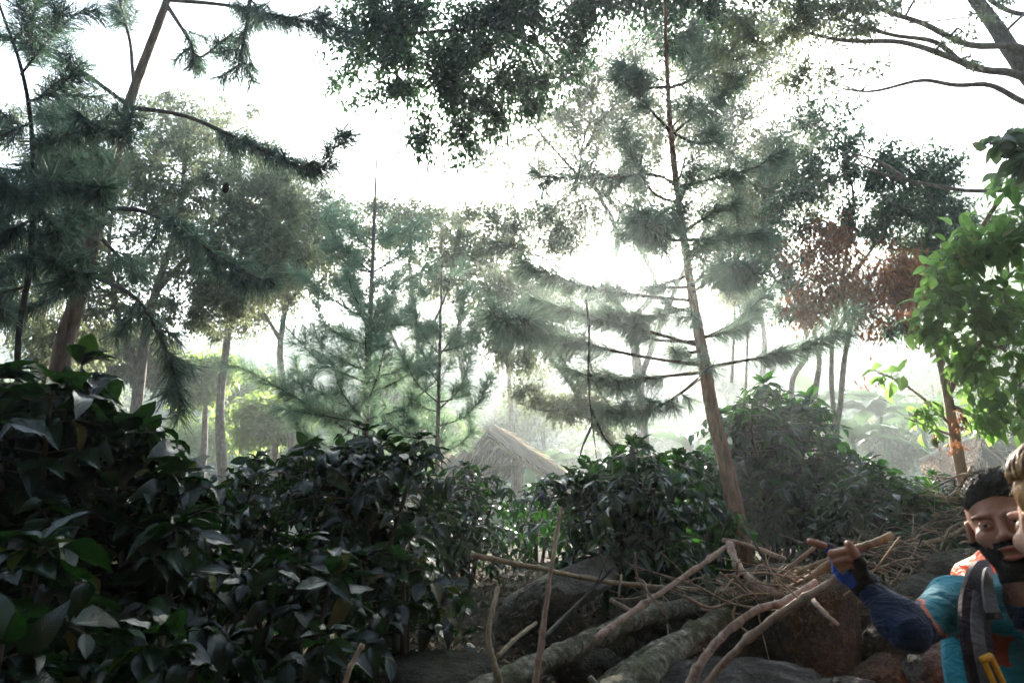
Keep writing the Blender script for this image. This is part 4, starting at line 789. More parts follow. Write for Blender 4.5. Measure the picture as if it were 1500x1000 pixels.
# dry litter over the bank
n = 5200; x = rng.uniform(-.6, 3.2, n); y = rng.uniform(2.1, 6.5, n); lb_ = MB(); P = np.stack([x, y, ground_h(x, y) + .012 + rng.random(n) * .03], -1)
scatter(lb_, kite(.4, .3, .2), P, rng.normal(0, 1, (n, 3)) * [1, 1, .3], rng.normal(0, .5, (n, 3)) + [0, 0, 1], rng.uniform(.03, .08, n))
lm_ = leaf_mat('dry_leaf', [(0, (.04, .028, .018)), (.6, (.12, .08, .045)), (1, (.24, .18, .11))], .1, (.2, .12, .06), .8, .2)
tag(lb_.build('leaf_litter', lm_), kind='stuff')
# ------------------------------------------------------------------ thatched huts
M_THATCH = leaf_mat('dry_thatch', [(0, (.40, .34, .27)), (.5, (.58, .50, .42)), (1, (.72, .64, .55))], .3, (.4, .3, .2), .9, .1)
M_THATCHB = leaf_mat('brown_thatch', [(0, (.22, .12, .07)), (.5, (.38, .23, .14)), (1, (.52, .34, .22))], .1, (.3, .2, .1), .9, .1)
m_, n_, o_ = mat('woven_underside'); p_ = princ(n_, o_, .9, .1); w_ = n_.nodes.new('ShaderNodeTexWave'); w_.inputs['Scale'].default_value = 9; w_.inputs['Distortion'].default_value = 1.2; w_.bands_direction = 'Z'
n_.links.new(coord(n_), w_.inputs['Vector']); r_ = ramp(n_, [(0, (.012, .010, .009)), (1, (.035, .03, .026))], w_.outputs[0]); n_.links.new(r_.outputs[0], p_.inputs['Base Color']); M_UNDER = m_  # near black colour deepens the shade under the open roof
M_POLE = bark_mat('peeled_pole', (.25, .18, .12), (.42, .32, .23), (.55, .45, .34), 20, .3, .3)
def slab(mb, A, Bv, C, D, th):
    A, Bv, C, D = map(lambda q: np.array(q, float), (A, Bv, C, D)); n = unit(np.cross(Bv - A, D - A)); n = n * np.sign(n[2]) * th
    V = [A, Bv, C, D, A + n, Bv + n, C + n, D + n]; mb.add(V, quads=[(3, 2, 1, 0), (4, 5, 6, 7), (0, 1, 5, 4), (1, 2, 6, 5), (2, 3, 7, 6), (3, 0, 4, 7)])
def straw(mb, A, Bv, C, D, rows, per, L):
    """thatch straws laid down the slope; A-B ridge, D-C eave"""
    A, Bv, C, D = map(lambda q: np.array(q, float), (A, Bv, C, D)); nrm = unit(np.cross(Bv - A, D - A)); nrm = nrm * np.sign(nrm[2])
    for k in range(rows + 1):
        t = (k + .1 * rng.random(per)) / rows; s = rng.random(per); P = (A + (Bv - A) * s[:, None]) * (1 - t)[:, None] + (D + (C - D) * s[:, None]) * t[:, None]
        P = P + nrm * (.05 + .05 * rng.random((per, 1))); dn = unit((D - A) * (1 - s[:, None]) + (C - Bv) * s[:, None])
        scatter(mb, needle_tmpl(.08), P - dn * .1, dn + rng.normal(0, .12, P.shape) + nrm * rng.uniform(-.12, .12, (per, 1)), np.tile(nrm, (per, 1)) + rng.normal(0, .4, P.shape), L * rng.uniform(.7, 1.2, per))
def hut(name, label, ridge0, ridge1, e_l0, e_l1, e_r0, e_r1, posts, beams, ground_z, rafters=5, sl=.45, fringe=False, tm=None):
    """gable roof: ridge, two eaves; posts (x,y,ztop)"""
    T = thing(name, label, 'hut', (ridge0[0], ridge0[1], ground_z))
    th = MB(); straw(th, ridge0, ridge1, e_r1, e_r0, 9, 420, sl); straw(th, ridge1, ridge0, e_l0, e_l1, 9, 420, sl)
    if fringe:                                              # thick shaggy edge of the open gable
        for (r_, e_) in ((ridge0, e_r0), (ridge0, e_l0)):
            r_, e_ = np.array(r_), np.array(e_); nn = 1700; t = rng.random(nn); al = unit(e_ - r_); up_ = unit(np.cross(al, np.array(ridge1) - ridge0)); up_ = up_ * np.sign(up_[2])
            P = r_ + (e_ - r_) * t[:, None] + up_ * rng.uniform(.06, .26, (nn, 1)) + unit(np.array(ridge1) - ridge0) * rng.uniform(-.12, .2, (nn, 1))
            scatter(th, needle_tmpl(.07), P, al + np.array([0, -.2, -.12]) + rng.normal(0, .14, (nn, 3)), randdir(nn), rng.uniform(.25, .55, nn))
    und = MB(); slab(und, ridge0, ridge1, e_r1, e_r0, .05); slab(und, ridge1, ridge0, e_l0, e_l1, .05); und.build('roof', M_UNDER, T)
    rg = MB(); tube(rg, [np.array(ridge0) + [0, 0, .1], np.array(ridge1) + [0, 0, .1]], .09, 8)
    th.build('thatch', tm or M_THATCH, T); rg.build('ridge_roll', M_THATCH, T)
    for (a, b) in posts: q = MB(); tube(q, [a, b], [.075, .06], 8, rough=.05); q.build('post', M_POLE, T)
    for (a, b) in beams: q = MB(); tube(q, [a, b], .05, 7); q.build('beam', M_POLE, T)
    for (u, v, e0, e1, sgn) in ((ridge0, ridge1, e_l0, e_l1, 1), (ridge0, ridge1, e_r0, e_r1, 1)):
        u, v, e0, e1 = map(lambda q: np.array(q, float), (u, v, e0, e1))
        for k in range(rafters):
            t = (k + .15) / rafters; q = MB(); a = u + (v - u) * t; b = e0 + (e1 - e0) * t; tube(q, [a - [0, 0, .07], b - [0, 0, .07]], .03, 6); q.build('rafter', M_POLE, T)
    return T
# big hut: open gable toward the viewer, ridge running away to the right
def V3(px, py, Y): return at(px, py, Y)
A0 = V3(713, 636, 14.5); dr = np.array([.9, 6.6, 0]); A1 = A0 + dr; eL = V3(628, 728, 15.0); eR = V3(832, 716, 14.1)
hut('thatched_hut', 'large open sided hut with a shaggy pale thatched roof and an open gable', A0, A1, eL, eL + dr, eR, eR + dr,
    [(V3(762, 678, 15.4), V3(762, 678, 15.4) * [1, 1, 0] + [0, 0, .4]), (V3(804, 700, 15.6), V3(804, 700, 15.6) * [1, 1, 0] + [0, 0, .4]), (V3(668, 694, 15.4), V3(668, 694, 15.4) * [1, 1, 0] + [0, 0, .4]), (V3(790, 706, 18.6), V3(790, 706, 18.6) * [1, 1, 0] + [0, 0, .4])],
    [(V3(668, 694, 15.4), V3(762, 677, 15.4)), (V3(775, 722, 15.6), V3(812, 720, 15.6)), (V3(775, 732, 15.6), V3(812, 730, 15.6))], .4, sl=.5, fringe=True)
# small hut: seen from the side, ridge rising to the right
hut('small_thatched_hut', 'small hut with a neat brown thatched roof on pale posts behind the tan trunk', V3(1440, 643, 17.0), V3(1350, 682, 17.8), V3(1476, 676, 19.0), V3(1400, 704, 19.5), V3(1434, 680, 15.6), V3(1366, 716, 16.4),
    [(V3(1440, 668, 18.4), V3(1444, 668, 18.4) * [1, 1, 0] + [0, 0, .4]), (V3(1385, 690, 18.8), V3(1385, 690, 18.8) * [1, 1, 0] + [0, 0, .4]), (V3(1472, 672, 20.4), V3(1474, 672, 20.4) * [1, 1, 0] + [0, 0, .4])],
    [(V3(1440, 672, 18.2), V3(1386, 694, 18.6))], .4, rafters=4, sl=.35, tm=M_THATCHB)
# ------------------------------------------------------------------ banana plants in the mist
def banana(label, px, py, Y, h, n=9, L=2.0):
    top = at(px, py, Y); g = float(ground_h(top[0], top[1])); T = thing('banana_plant', label, 'banana plant', (top[0], top[1], g), 'banana plants in the mist'); tb = MB()
    b = np.array([top[0], top[1], g - .1]); tube(tb, smoothpath([b, (b + top) / 2 + [.05, 0, 0], top], 4), np.linspace(.12, .06, 9), 10)
    tb.build('trunk', M_BANANA, T)
    for k in range(n):
        a = 6.283 * k / n + rng.normal(0, .3); e = rng.uniform(.5, 1.5); d = np.array([math.cos(a), math.sin(a), e]); lf = MB()
        l_ = leaf_tmpl(14, .27, rng.uniform(.5, 1.1), .25, .03); scatter(lf, l_, top[None], d[None], np.array([[0, 0, 1.0]]) + d[None] * .01, np.array([L * rng.uniform(.75, 1.1)]), W=1.0)
        lf.build('leaf', M_BANANA, T)
banana('banana plant leaning beyond the ridge of the large hut', 800, 690, 20, 3, 9, 2.2)
banana('banana plant with the widest leaves below the spreading tree', 1190, 600, 23, 4, 10, 2.6)
banana('tall banana plant between the slender trunks and the tan trunk', 1290, 610, 22, 4, 10, 2.5)
banana('small banana plant low behind the small coffee bush', 1250, 650, 18, 3, 9, 1.9)
banana('banana plant half covered by the tan trunk', 1350, 620, 25, 4, 9, 2.5)
banana('banana plant low between the tallest coffee bush and round bush', 1010, 660, 20, 3, 9, 2.1)
banana('banana plant glimpsed under the hanging dead branch', 900, 650, 24, 3, 9, 2.2)
# ------------------------------------------------------------------ far trees in the mist, then the wood on the hill
def far_tree(label, px, py, Y, rx, ry, n=260, m=None, name='misty_tree', size=.26, grp='trees in the mist'):
    c = at(px, py, Y); g = float(ground_h(c[0], c[1])); k = Y / 1000; T = thing(name, label, 'tree', (c[0], c[1], g), grp); tb = MB(); lf = MB()
    tube(tb, smoothpath([(c[0], c[1], g - .2), (c[0] + .2, c[1], (g + c[2]) / 2), c + [0, 0, ry * k * .3]], 5), np.linspace(.16, .05, 11), 7)
    cl = c + randdir(16) * rng.random((16, 1)) ** .5 * [rx * k, rx * k, ry * k] * .75
    P = (cl[:, None] + randdir(16 * n // 4).reshape(16, n // 4, 3) * rng.random((16, n // 4, 1)) ** .5 * [rx * k * .42, rx * k * .42, ry * k * .36]).reshape(-1, 3)
    thin(tb, np.tile(c, (16, 1)), cl, .035, .012, .05); P = (P[:, None] + rng.normal(0, .12, (len(P), 5, 3))).reshape(-1, 3)
    scatter(lf, L_SMALL[0], P, rng.normal(0, 1, P.shape) + [0, 0, -.4], rng.normal(0, .5, P.shape) + [0, 0, 1], size * rng.uniform(.6, 1.2, len(P)))
    tb.build('trunk', M_BARK, T); lf.build('crown', m or M_MID, T)
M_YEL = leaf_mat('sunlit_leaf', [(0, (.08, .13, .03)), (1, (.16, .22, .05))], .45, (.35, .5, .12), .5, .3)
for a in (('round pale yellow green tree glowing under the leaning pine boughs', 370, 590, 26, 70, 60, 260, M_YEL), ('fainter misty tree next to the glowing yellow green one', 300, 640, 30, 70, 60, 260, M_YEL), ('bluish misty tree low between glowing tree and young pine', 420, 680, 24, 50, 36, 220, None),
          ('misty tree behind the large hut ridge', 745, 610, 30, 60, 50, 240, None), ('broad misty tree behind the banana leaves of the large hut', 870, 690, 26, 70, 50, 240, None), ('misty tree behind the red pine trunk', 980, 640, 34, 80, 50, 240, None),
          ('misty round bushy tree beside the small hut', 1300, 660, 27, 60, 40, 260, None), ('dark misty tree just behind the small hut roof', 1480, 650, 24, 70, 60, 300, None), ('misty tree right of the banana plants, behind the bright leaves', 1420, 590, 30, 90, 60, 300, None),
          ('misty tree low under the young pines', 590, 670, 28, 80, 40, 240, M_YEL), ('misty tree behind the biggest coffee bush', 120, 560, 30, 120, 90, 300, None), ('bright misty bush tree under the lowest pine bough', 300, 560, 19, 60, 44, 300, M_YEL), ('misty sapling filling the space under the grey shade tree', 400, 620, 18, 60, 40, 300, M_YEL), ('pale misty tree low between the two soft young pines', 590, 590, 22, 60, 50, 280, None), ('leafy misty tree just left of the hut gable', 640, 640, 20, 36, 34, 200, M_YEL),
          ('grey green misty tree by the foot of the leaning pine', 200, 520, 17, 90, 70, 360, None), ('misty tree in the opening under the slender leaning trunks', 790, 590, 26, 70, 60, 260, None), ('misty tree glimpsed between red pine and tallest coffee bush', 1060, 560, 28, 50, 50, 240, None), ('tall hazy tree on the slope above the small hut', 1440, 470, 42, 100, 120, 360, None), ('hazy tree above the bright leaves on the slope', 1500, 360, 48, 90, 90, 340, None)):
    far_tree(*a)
n = 2600; az = rng.uniform(-.85, .95, n); r = 42 + 118 * rng.random(n) ** .7; x = np.sin(az) * r; y = np.cos(az) * r; z = ground_h(x, y); fb = MB()
cl = np.stack([x, y, z + 1.2], -1); s = rng.uniform(.9, 2.2, n); P = cl[:, None] + randdir(n * 42).reshape(n, 42, 3) * (s[:, None] * np.array([[1, 1, .8]]))[:, None] * rng.uniform(.7, 1.05, (n, 42, 1))
s3 = np.repeat(s, 42) * .55; P = P.reshape(-1, 3)
scatter(fb, L_SMALL[0], P, rng.normal(0, 1, P.shape), rng.normal(0, .6, P.shape) + [0, 0, 1.0], s3, rnd=np.repeat(rng.random(n), 42), W=2.2)
tag(fb.build('forest', M_MID), kind='stuff')
# ------------------------------------------------------------------ people
def skin_mat(name, c, c2):
    m, nt, out = mat(name); p = princ(nt, out, .5, .35); n = noise(nt, 28, 4, .6, coord(nt)); r = ramp(nt, [(.35, c), (.65, c2)], n.outputs[0])
    nt.links.new(r.outputs[0], p.inputs['Base Color']); p.inputs['Subsurface Weight'].default_value = .08; p.inputs['Subsurface Radius'].default_value = (.01, .004, .002)
    b = bump(nt, noise(nt, 240, 3, .6, coord(nt)).outputs[0], .25, .0006); nt.links.new(b.outputs[0], p.inputs['Normal']); return m
def cloth_mat(name, c, scale=500, var=.15, rough=.8, tr=0, fold=0):
    m, nt, out = mat(name); p = princ(nt, None if tr else out, rough, .2); p.inputs['Sheen Weight'].default_value = .08
    n = noise(nt, 9, 4, .6, coord(nt)); r = ramp(nt, [(.3, tuple(x * (1 - var) for x in c)), (.7, tuple(min(x * (1 + var), 1) for x in c))], n.outputs[0]); nt.links.new(r.outputs[0], p.inputs['Base Color'])
    b = bump(nt, noise(nt, scale, 2, .5, coord(nt)).outputs[0], .3, .001); b2 = bump(nt, noise(nt, 13, 3, .55, coord(nt, 'Object', (1, 1, 2.2)), 1.5).outputs[0], .7, .02, b.outputs[0]); nt.links.new(b2.outputs[0], p.inputs['Normal'])
    if tr:
        t = nt.nodes.new('ShaderNodeBsdfTranslucent'); t.inputs[0].default_value = (*c, 1); ms = nt.nodes.new('ShaderNodeMixShader'); ms.inputs[0].default_value = tr
        nt.links.new(p.outputs[0], ms.inputs[1]); nt.links.new(t.outputs[0], ms.inputs[2]); nt.links.new(ms.outputs[0], out.inputs[0])
    return m
M_SKIN = skin_mat('tanned_skin', (.30, .135, .085), (.40, .19, .125)); M_LIP = skin_mat('lip', (.34, .10, .08), (.42, .14, .11)); M_SKIN2 = skin_mat('fair_skin', (.48, .27, .19), (.56, .33, .24))
M_HAIRB = plain('black_hair', (.006, .005, .0045), .6, .12, .4, 200); M_HAIRL = leaf_mat('light_brown_hair', [(0, (.10, .045, .014)), (.5, (.32, .16, .05)), (1, (.60, .36, .13))], .12, (.4, .25, .12), .4, .4)
M_EYE = plain('eye_white', (.55, .5, .46), .2, .5, .05); M_IRIS = plain('iris', (.02, .012, .008), .15, .6)
M_TEAL = cloth_mat('teal_cloth', (.014, .19, .25)); M_NAVY = cloth_mat('navy_cloth', (.005, .013, .045)); M_PIPE = cloth_mat('coral_piping', (.55, .16, .10)); M_ORANGE = cloth_mat('orange_rain_cover', (1.0, .17, .015), 90, .06, .5, .35)
M_BLACKC = cloth_mat('black_cloth', (.010, .009, .011)); M_PURP = cloth_mat('dark_strap', (.028, .017, .028)); M_GREYW = cloth_mat('grey_webbing', (.11, .11, .13), 300); M_BLUEG = cloth_mat('blue_glove', (.01, .07, .5)); M_RED = cloth_mat('red_mesh', (.28, .045, .02)); M_YELLOW = plain('yellow_plastic', (.75, .36, .02), .4)
M_JEAN = cloth_mat('dark_trousers', (.02, .022, .028)); M_SHOE = plain('brown_boot', (.05, .03, .02), .7)

def frame_(f, up):
    f = unit(np.array(f, float)); y = -f; x = unit(np.cross(y, up)); z = np.cross(x, y); return np.stack([x, y, z], 1)   # columns
def head_sdf(P):
    X = P * [1, 1, 1]; A = np.abs(P[:, 0]); S = np.stack([A, P[:, 1], P[:, 2]], 1)
    d = ell(P, (0, .018, .036), (.075, .097, .086)); d = smin(d, ell(P, (0, -.028, -.028), (.061, .066, .088)), .03)
    d = smin(d, cone(S, (.052, .012, -.045), (.012, -.070, -.104), .017, .016), .025); d = smin(d, ell(P, (0, -.076, -.103), (.02, .015, .014)), .015)
    d = smin(d, ell(S, (.030, -.086, .020), (.027, .012, .008)), .012); d = smin(d, ell(S, (.042, -.068, -.026), (.022, .020, .018)), .02)
    d = smax(d, -ell(S, (.031, -.108, .001), (.021, .022, .014)), .012)
    d = smin(d, cone(P, (0, -.092, .008), (0, -.113, -.030), .0075, .0115), .012); d = smin(d, ell(S, (.012, -.103, -.034), (.0075, .010, .0075)), .006)
    lid = ell(S, (.031, -.083, -.001), (.0165, .0155, .0145)); lid = smax(lid, -ell(S, (.031, -.098, -.002), (.0135, .014, .0030)), .003); d = smin(d, lid, .004)
    d = smin(d, ell(P, (0, -.094, -.058), (.027, .011, .0065)), .007); d = smin(d, ell(P, (0, -.092, -.081), (.022, .011, .0075)), .007)
    d = smax(d, -ell(P, (0, -.104, -.069), (.0175, .016, .0068)), .003)
    e = ell(S, (.080, .012, -.008), (.010, .021, .032)); e = smax(e, -ell(S, (.088, .006, -.004), (.007, .011, .018)), .004); d = smin(d, e, .006)
    d = smin(d, cone(P, (0, .028, -.06), (0, .045, -.20), .054, .06), .03)
    return d
def place(V, c, M, s=1.0): return (V * s) @ M.T + c
def put(parent, name, V, Q, m, mi=None):
    mb = MB()
    if mi is None: mb.add(V, quads=Q)
    else:
        for k in range(len(m)): mb.add(V, quads=Q[mi == k], mi=k) if (mi == k).any() else None
    return mb.build(name, m, parent)
def limbs_sdf(P, segs, k=.03):
    d = None
    for a, b, ra, rb in segs: e = cone(P, a, b, ra, rb); d = e if d is None else smin(d, e, k)
    return d

# ---- the man who points
hc = at(1472, 768, 1.66); f = unit(CAM - hc + [-.22, 0, .10]); upm = np.array([-.24, 0, 1.0]); MH = frame_(f, upm) * .94
foot = np.array([1.26, 1.86, 0.0]); foot[2] = float(ground_h(foot[0], foot[1]))
man = thing('person', 'bearded man with black hair, teal shirt and orange covered backpack, pointing with one finger', 'person', foot)
V0, Q0 = surface_nets(head_sdf, (-.11, -.14, -.22), (.11, .13, .14), .0026); Vh = place(V0, hc, MH)
L3 = lambda *p: place(np.array([p], float), hc, MH)[0]
neck = L3(0, .045, -.19)
sh = at(1398, 884, 1.76); el = at(1330, 926, 1.58); wr = at(1270, 860, 1.69)
shl = sh + [.37, .06, .0]; ell_ = shl + [.07, -.02, -.29]; wrl = ell_ + [-.02, -.12, -.24]
chest = (sh + shl) / 2 + [0, .03, -.16]; pel = np.array([chest[0], chest[1] + .03, .95])
hipR, hipL = pel + [-.09, 0, -.05], pel + [.09, 0, -.05]; ftR, ftL = foot + [-.12, -.02, .08], foot + [.14, .03, .08]; knR, knL = (hipR + ftR) / 2 + [0, -.04, 0], (hipL + ftL) / 2 + [0, -.04, 0]
def torso(P, o=0.0):
    d = ell(P, chest, (.175 + o, .115 + o, .21 + o)); d = smin(d, cone(P, sh + [.03, .02, -.01], shl - [.03, -.02, .01], .058 + o, .058 + o), .05); d = smin(d, cone(P, chest, pel, .13 + o, .135 + o), .08)
    return smin(d, cone(P, neck + [0, .01, -.04], neck + [0, .01, .02], .06 + o, .056 + o), .05)
arm = [(sh, el, .046, .03), (el, wr, .03, .022)]; arml = [(shl, ell_, .052, .042), (ell_, wrl, .041, .026), (wrl, wrl + [-.01, -.03, -.09], .03, .03)]
legs = [(hipR, knR, .085, .06), (knR, ftR, .058, .042), (hipL, knL, .085, .06), (knL, ftL, .058, .042)]
# hand: joints in picture units with depth offsets from the wrist distance
Hj = lambda px, py, dy=0.0: at(px, py, 1.69 + dy)
mcp = [Hj(1231, 812, .0), Hj(1228, 823, -.004), Hj(1230, 834, -.006), Hj(1237, 844, -.006)]
fing = [[mcp[0], Hj(1212, 801, -.005), Hj(1197, 796, -.01), Hj(1186, 792.5, -.014)], [mcp[1], Hj(1219, 811, -.036), Hj(1238, 807, -.058), Hj(1252, 809, -.052)],
        [mcp[2], Hj(1224, 822, -.036), Hj(1240, 818, -.056), Hj(1252, 819, -.05)], [mcp[3], Hj(1232, 832, -.030), Hj(1243, 828, -.046), Hj(1253, 829, -.042)]]
fr = [(.0105, .0092, .0085, .0072), (.0108, .0095, .0088, .0078), (.0102, .009, .0084, .0074), (.009, .008, .0075, .0066)]
thumb = [Hj(1262, 846, -.018), Hj(1259, 826, -.045), Hj(1250, 808, -.060), Hj(1243, 797, -.062)]; tr_ = (.017, .0125, .0115, .0092)
wr2 = Hj(1270, 858, 0)
def palm_sdf(P, o=0.0):
    d = None
    for k in range(4):
        e = cone(P, wr2 + (mcp[k] - mcp[1]) * .45, mcp[k], .0165 + o, .0125 + o); d = e if d is None else smin(d, e, .012)
    return smin(d, cone(P, thumb[0] + [0, .01, 0], thumb[1], .019 + o, .0125 + o), .014)
def hand_sdf(P):
    d = palm_sdf(P)
    for J, r in zip(fing, fr):
        e = None
        for a in range(3): q = cone(P, J[a], J[a + 1], r[a], r[a + 1]); e = q if e is None else smin(e, q, .003)
        d = smin(d, e, .004)
    e = None
    for a in range(1, 3): q = cone(P, thumb[a], thumb[a + 1], tr_[a], tr_[a + 1]); e = q if e is None else smin(e, q, .003)
    d = smin(d, e, .004); return smin(d, cone(P, wr2, wr2 + (el - wr2) * .35, .024, .026), .018)
lo = np.min([p for J in fing for p in J] + [wr2, thumb[0], thumb[3]], axis=0) - .035; hi = np.max([p for J in fing for p in J] + [wr2, thumb[0]], axis=0) + .05
Vd, Qd = surface_nets(hand_sdf, lo, hi, .0021)
Vb, Qb = surface_nets(lambda P: smin(smin(smin(torso(P, -.006), limbs_sdf(P, arm + arml), .03), limbs_sdf(P, legs), .05), 1.0 + P[:, 0] * 0, .001), (.75, 1.35, .04), (1.75, 2.05, 1.66), .016)
mb = MB(); mb.add(Vh, quads=Q0); mb.add(Vd, quads=Qd); mb.add(Vb, quads=Qb); mb.build('body', M_SKIN, man)
# eyes
for s in (-1, 1):
    e = L3(.031 * s, -.0815, -.0015); V, T_ = ICO3; q = MB(); q.add(V * .0132 + e, tris=T_); eye = q.build('eye', M_EYE, man)
    g = unit(f + [-.25, 0, .05]); q = MB(); q.add(V * .0068 + e + g * .0078, tris=T_); q.build('iris', M_IRIS, eye)
# lips
def region(sdf, o, test): return lambda P: smax(sdf(P) - o, test(P), .003)
V, Q = surface_nets(lambda P: smax(smin(ell(P, (0, -.096, -.059), (.025, .0105, .0050)), ell(P, (0, -.094, -.080), (.021, .0108, .0062)), .001), -ell(P, (0, -.106, -.069), (.0165, .02, .0060)), .002), (-.03, -.115, -.092), (.03, -.075, -.048), .0016); put(man, 'lips', place(V, hc, MH), Q, M_LIP)
# beard and moustache
def beard_t(P):
    A = np.abs(P[:, 0]); z = P[:, 2]; y = P[:, 1]
    low = z + .006 * waves(P, 190, 2, 3) - (-.060 + .018 * np.clip((A - .02) / .04, 0, 1) + .03 * np.clip((y + .02) / .05, 0, 1)); mou = np.maximum(np.abs(z + .049) - .007, A - .034)
    lip = ell(P, (0, -.10, -.070), (.026, .03, .0165)); chin = smax(low, y - .025, .004); return smax(smin(chin, mou, .004), -lip, .003)
def rough_head(o, amp, fr_): return lambda P: head_sdf(P) - o - amp * waves(P, fr_, 2, 2)
V, Q = surface_nets(lambda P: smax(rough_head(.0028, .0016, 420)(P), beard_t(P), .004), (-.09, -.13, -.135), (.09, .04, -.03), .0028); bd = put(man, 'beard', place(V, hc, MH), Q, M_HAIRB)
def hair_t(P):
    A = np.abs(P[:, 0]); line = .062 - .018 * np.clip(A / .06, 0, 1) ** 2; fr2 = line - P[:, 2] + np.clip((P[:, 1] + .03) * 1.4, 0, .2); side = -.028 - P[:, 2]; return smax(fr2, side, .01)
V, Q = surface_nets(lambda P: smax(ell(P, (0, .022, .045), (.081, .103, .092)) - .0025 * waves(P, 160, 3, 4), hair_t(P), .008), (-.11, -.12, -.05), (.11, .15, .16), .004); hw = place(V, hc, MH); put(man, 'hair', hw, Q, M_HAIRB)
def strands(parent, name, V, c, n, L, m, comb, wd=.04, jit=.5):
    i = rng.integers(0, len(V), n); P = V[i]; nrm = unit(P - c); D = nrm * .8 + np.array(comb) + rng.normal(0, jit, (n, 3)); mb = MB(); scatter(mb, needle_tmpl(wd), P - nrm * .003, D, randdir(n), L * rng.uniform(.5, 1.2, n)); return mb.build(name, m, parent)
top = hw[(hw - hc) @ MH[:, 2] > .0]; strands(man, 'hair_tips', top, hc, 6000, .014, M_HAIRB, (.0, 0, .2), .05)
bv = place(V0[(beard_t(V0) < .004)], hc, MH); strands(man, 'beard_tips', bv, hc, 6500, .010, M_HAIRB, (0, 0, -.5), .05)
ebv = place(V0[(np.abs(V0[:, 2] - (.019 + .10 * np.clip(np.abs(V0[:, 0]) - .03, -.02, 0) - .25 * np.clip(np.abs(V0[:, 0]) - .04, 0, 1))) < .003) & (np.abs(V0[:, 0]) > .014) & (np.abs(V0[:, 0]) < .055) & (V0[:, 1] < -.06)], hc, MH); strands(man, 'eyebrows', ebv, hc, 700, .007, M_HAIRB, (-.5, 0, .2), .09)
# shirt with navy sleeves
def fold(P): return .0045 * waves(P * [1, 1, .6], 34, 3, 3) + .004 * np.sin((P[:, 2] * 60 + P[:, 0] * 35)) * np.clip(1 - np.linalg.norm(P - el, axis=1) / .12, 0, 1)
def shirt_sdf(P):
    d = smin(smin(torso(P, .008), limbs_sdf(P, [(sh, el, .058, .035), (el, el + (wr - el) * .35, .037, .039), (el + (wr - el) * .35, wr, .039, .030)], .03), .045), limbs_sdf(P, [(shl, ell_, .068, .050), (ell_, wrl, .050, .036)], .03), .045) - fold(P)
    d = smax(d, -cone(P, neck + [0, 0, -.02], neck + [0, 0, .2], .066, .066), .006); d = smax(d, .84 - P[:, 2], .004); ax = unit(wr - el)
    return np.where(np.linalg.norm(P - wr, axis=1) < .12, smax(d, (P - (wr - ax * .016)) @ ax, .004), d)
V, Q = surface_nets(shirt_sdf, (.74, 1.38, .80), (1.74, 2.06, 1.60), .007)
C = V[Q].mean(1); q1, q2 = at(1352, 888, 1.66), at(1392, 946, 1.62); sn = unit(np.cross(q2 - q1, q1 - CAM)); sn = sn * np.sign((el - q1) @ sn); sd_ = (C - q1) @ sn + .004 * np.sin(C[:, 1] * 70)
inarm = (limbs_sdf(C, [(sh, el, .08, .07), (el, wr, .07, .06)], .01) < .012) & (C[:, 0] < sh[0] + .05); nav = inarm & (sd_ > 0)
axl = unit(ell_ - shl); tl = (C - shl) @ axl; nav |= (tl > .13) & (np.linalg.norm(C - shl - tl[:, None] * axl, axis=1) < .09)
pip = inarm & (sd_ <= 0) & (sd_ > -.007); red = (~nav) & (~pip) & (C[:, 2] < sh[2] - .062) & (C[:, 2] > sh[2] - .13) & (C[:, 0] < sh[0] + .075) & (C[:, 1] < sh[1])
mi = np.where(nav, 1, np.where(pip, 2, np.where(red, 3, 0))); put(man, 'shirt', V, Q, [M_TEAL, M_NAVY, M_PIPE, M_RED], mi)
V, Q = surface_nets(lambda P: smax(np.abs(cone(P, neck + [0, 0, -.035], neck + [0, 0, -.02], .062, .062)) - .0035, np.maximum(P[:, 2] - neck[2] + .0, neck[2] - .05 - P[:, 2]), .003), neck - .09, neck + .09, .0035); put(man, 'collar', V, Q, M_NAVY)
V, Q = surface_nets(lambda P: smax(limbs_sdf(P, [(a, b, r0 + .014, r1 + .02) for a, b, r0, r1 in legs], .04), P[:, 2] - .93, .01), (.9, 1.55, .05), (1.65, 2.1, .99), .013); put(man, 'trousers', V, Q, M_JEAN)
for ft in (ftR, ftL): V, Q = surface_nets(lambda P: smax(smin(ell(P, ft + [0, -.07, -.03], (.05, .14, .05)), ell(P, ft + [0, .0, .02], (.055, .06, .08)), .03), ft[2] - .08 - P[:, 2], .004), ft - .24, ft + .24, .009); put(man, 'boot', V, Q, M_SHOE)
# fingerless glove
def glove_sdf(P):
    d = palm_sdf(P, .0028); q = [cone(P, J[0], J[0] + (J[1] - J[0]) * (.95 if i == 0 else .55), r[0] + .0026, r[1] + .0030) for i, (J, r) in enumerate(zip(fing, fr))]
    for e in q: d = smin(d, e, .005)
    d = smin(d, cone(P, thumb[1], thumb[1] + (thumb[2] - thumb[1]) * .5, tr_[1] + .0026, tr_[2] + .003), .005); d = smin(d, cone(P, wr2, wr2 + (el - wr2) * .05, .0275, .0285), .02); ax = unit(wr2 - mcp[1]); return smax(d, (P - wr2) @ ax - .006, .002) - .0006 * waves(P, 300, 2, 1)
V, Q = surface_nets(glove_sdf, lo, hi, .0023); C = V[Q].mean(1); s0, s1 = Hj(1214, 812, -.01), Hj(1240, 852, -.01); tt = np.clip((C - s0) @ (s1 - s0) / ((s1 - s0) @ (s1 - s0)), 0, 1); dd = np.linalg.norm((C - s0 - tt[:, None] * (s1 - s0)) * [1, .45, 1], axis=1)
put(man, 'glove', V, Q, [M_BLACKC, M_BLUEG], np.where(dd < .0165, 1, 0))
nl = MB()
